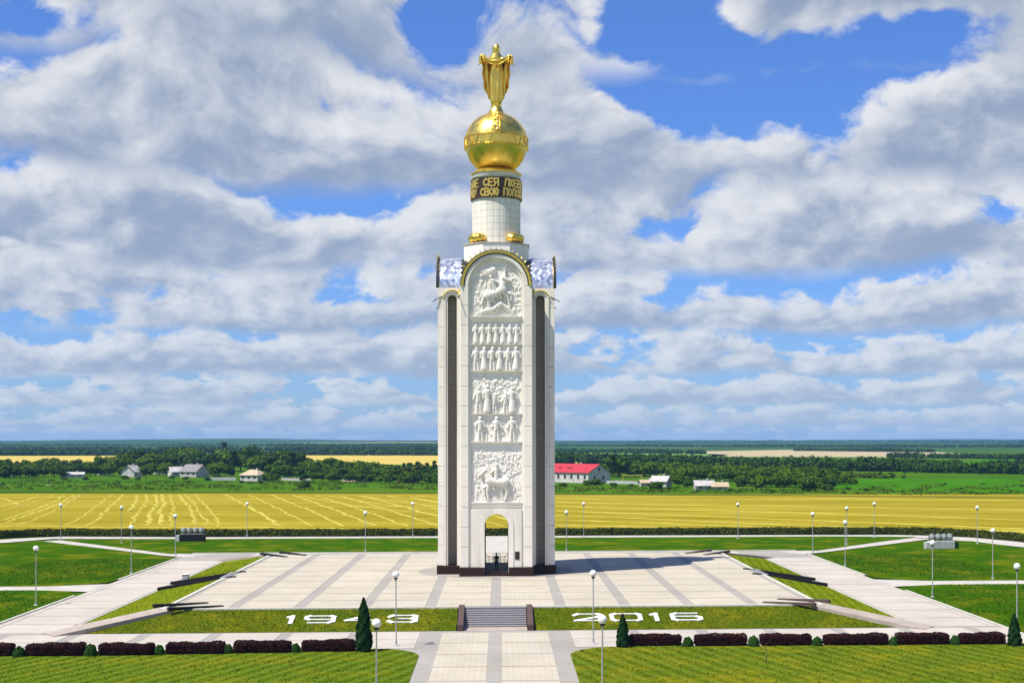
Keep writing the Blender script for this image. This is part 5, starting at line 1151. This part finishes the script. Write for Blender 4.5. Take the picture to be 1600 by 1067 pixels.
house('small grey roofed house behind a bush right of the red roofed building',1034,760,math.radians(-30),7,5.5,2.4,1.9,MAT['grey_wall'],MAT['pale_roof'],2); house('low tan shed beside the yellow pipe frame',1012,759,math.radians(10),6,4,1.5,1.0,MAT['grey_wall'],MAT['tan_roof'],1,'shed','village sheds')
house('pale house with hipped tan roof left of the tower near the green strip',394,751,math.radians(-24),9.5,8,2.9,2.2,MAT['wall_white'],MAT['tan_roof'],3,hip=.8); house('dark gabled grey house among the left village trees',301,745,math.radians(-35),12,9,3.0,3.4,MAT['grey_wall'],MAT['grey_roof'],3); house('low pale house with sloping light roof beside the dark gabled house',276,744,math.radians(30),9,7,2.6,2.3,MAT['wall_white'],MAT['pale_roof'],2)
house('pale roofed house half hidden behind a tree on the left',203,745,math.radians(78),9,7,3.0,3.0,MAT['wall_white'],MAT['pale_roof'],2); house('long low white shed far left below the village trees',112,746,math.radians(6),11,4,1.9,.9,MAT['wall_white'],MAT['pale_roof'],3,'shed','village sheds'); house('small white house between trees on the far left',160,742,math.radians(20),6,5,2.8,1.8,MAT['wall_white'],MAT['pale_roof'],2)
house('white roofed outbuilding left of the dark gabled house',250,740,math.radians(24),8,6,2.6,2.0,MAT['wall_white'],MAT['pale_roof'],1); house('tiny white shed at the left frame edge among trees',8,730,math.radians(-30),5,4,3.2,1.4,MAT['wall_white'],MAT['grey_roof'],1,'shed','village sheds')
# yard walls and fences
def yard_wall(label,pa,pb,h,mat):
    a=ground_at(*pa); b=ground_at(*pb); L=math.hypot(b[0]-a[0],b[1]-a[1]); r=tag(empty('yard_wall',(*a,LOW-.1),math.atan2(b[1]-a[1],b[0]-a[0])),label,'wall','yard walls at the village edge'); n=max(2,int(L/3.))
    for k in range(n): MB().box(L*k/n+.04,L*(k+1)/n-.04,-.06,.06,0,h+random.uniform(-.08,.08)).build('wall_panel',mat,r)
    for k in range(n+1): MB().box(L*k/n-.09,L*k/n+.09,-.1,.1,0,h+.12).build('post',MAT['concrete'],r)
yard_wall('pale yard wall between dark gabled house and hipped house',(322,750),(368,750),1.3,MAT['concrete']); yard_wall('grey yard wall right of the hipped house',(440,750),(485,751),1.1,MAT['grey_wall']); yard_wall('brown yard wall below trees left of the tower',(535,752),(582,752.5),1.0,MAT['tan_roof']); yard_wall('brown yard wall closest to the left tower edge',(620,753.5),(655,754),1.0,MAT['tan_roof']); yard_wall('grey yard wall between red roofed building and tan shed',(948,755),(1002,756),1.2,MAT['concrete'])
x,y=ground_at(988,754); pf=tag(empty('pipe_frame',(x,y,LOW-.1)),'yellow pipe frame standing behind the yard wall right of the tower','pipe frame')
MB().tube([(-3.6,0,0),(-3.6,0,2.9)],.12,6).build('post',MAT['yellow_paint'],pf); MB().tube([(3.6,0,0),(3.6,0,2.9)],.12,6).build('post',MAT['yellow_paint'],pf); MB().tube([(-3.6,0,2.9),(3.6,0,2.9)],.12,6).build('crossbar',MAT['yellow_paint'],pf)
x,y=ground_at(75,758); tp=tag(empty('utility_pole',(x,y,LOW-.1)),'dark leaning utility pole in the green strip on the far left','pole'); MB().tube([(0,0,0),(.1,0,3.2)],[.14,.1],7).build('post',MAT['bark'],tp); MB().box(-.25,.25,-.2,.2,0,.35).build('footing',MAT['white_paint'],tp)
# ------------------------------------------------------------------ air
def haze():
    m=MB(); m.box(-11500,11500,-3200,11700,-3.6,70); me=bpy.data.meshes.new('haze'); me.from_pydata(m.v,[],m.f); t=bpy.data.materials.new('haze_air'); t.use_nodes=True; nt_=t.node_tree; nt_.nodes.clear()
    v=nt_.nodes.new('ShaderNodeVolumePrincipled'); v.inputs['Color'].default_value=(.24,.48,.95,1); v.inputs['Density'].default_value=HAZE_DENSITY; v.inputs['Anisotropy'].default_value=0.
    o_=nt_.nodes.new('ShaderNodeOutputMaterial'); nt_.links.new(v.outputs[0],o_.inputs['Volume']); me.materials.append(t); o=link('haze',me); tag(o,kind='stuff')
HAZE_DENSITY=7.5e-5
haze()
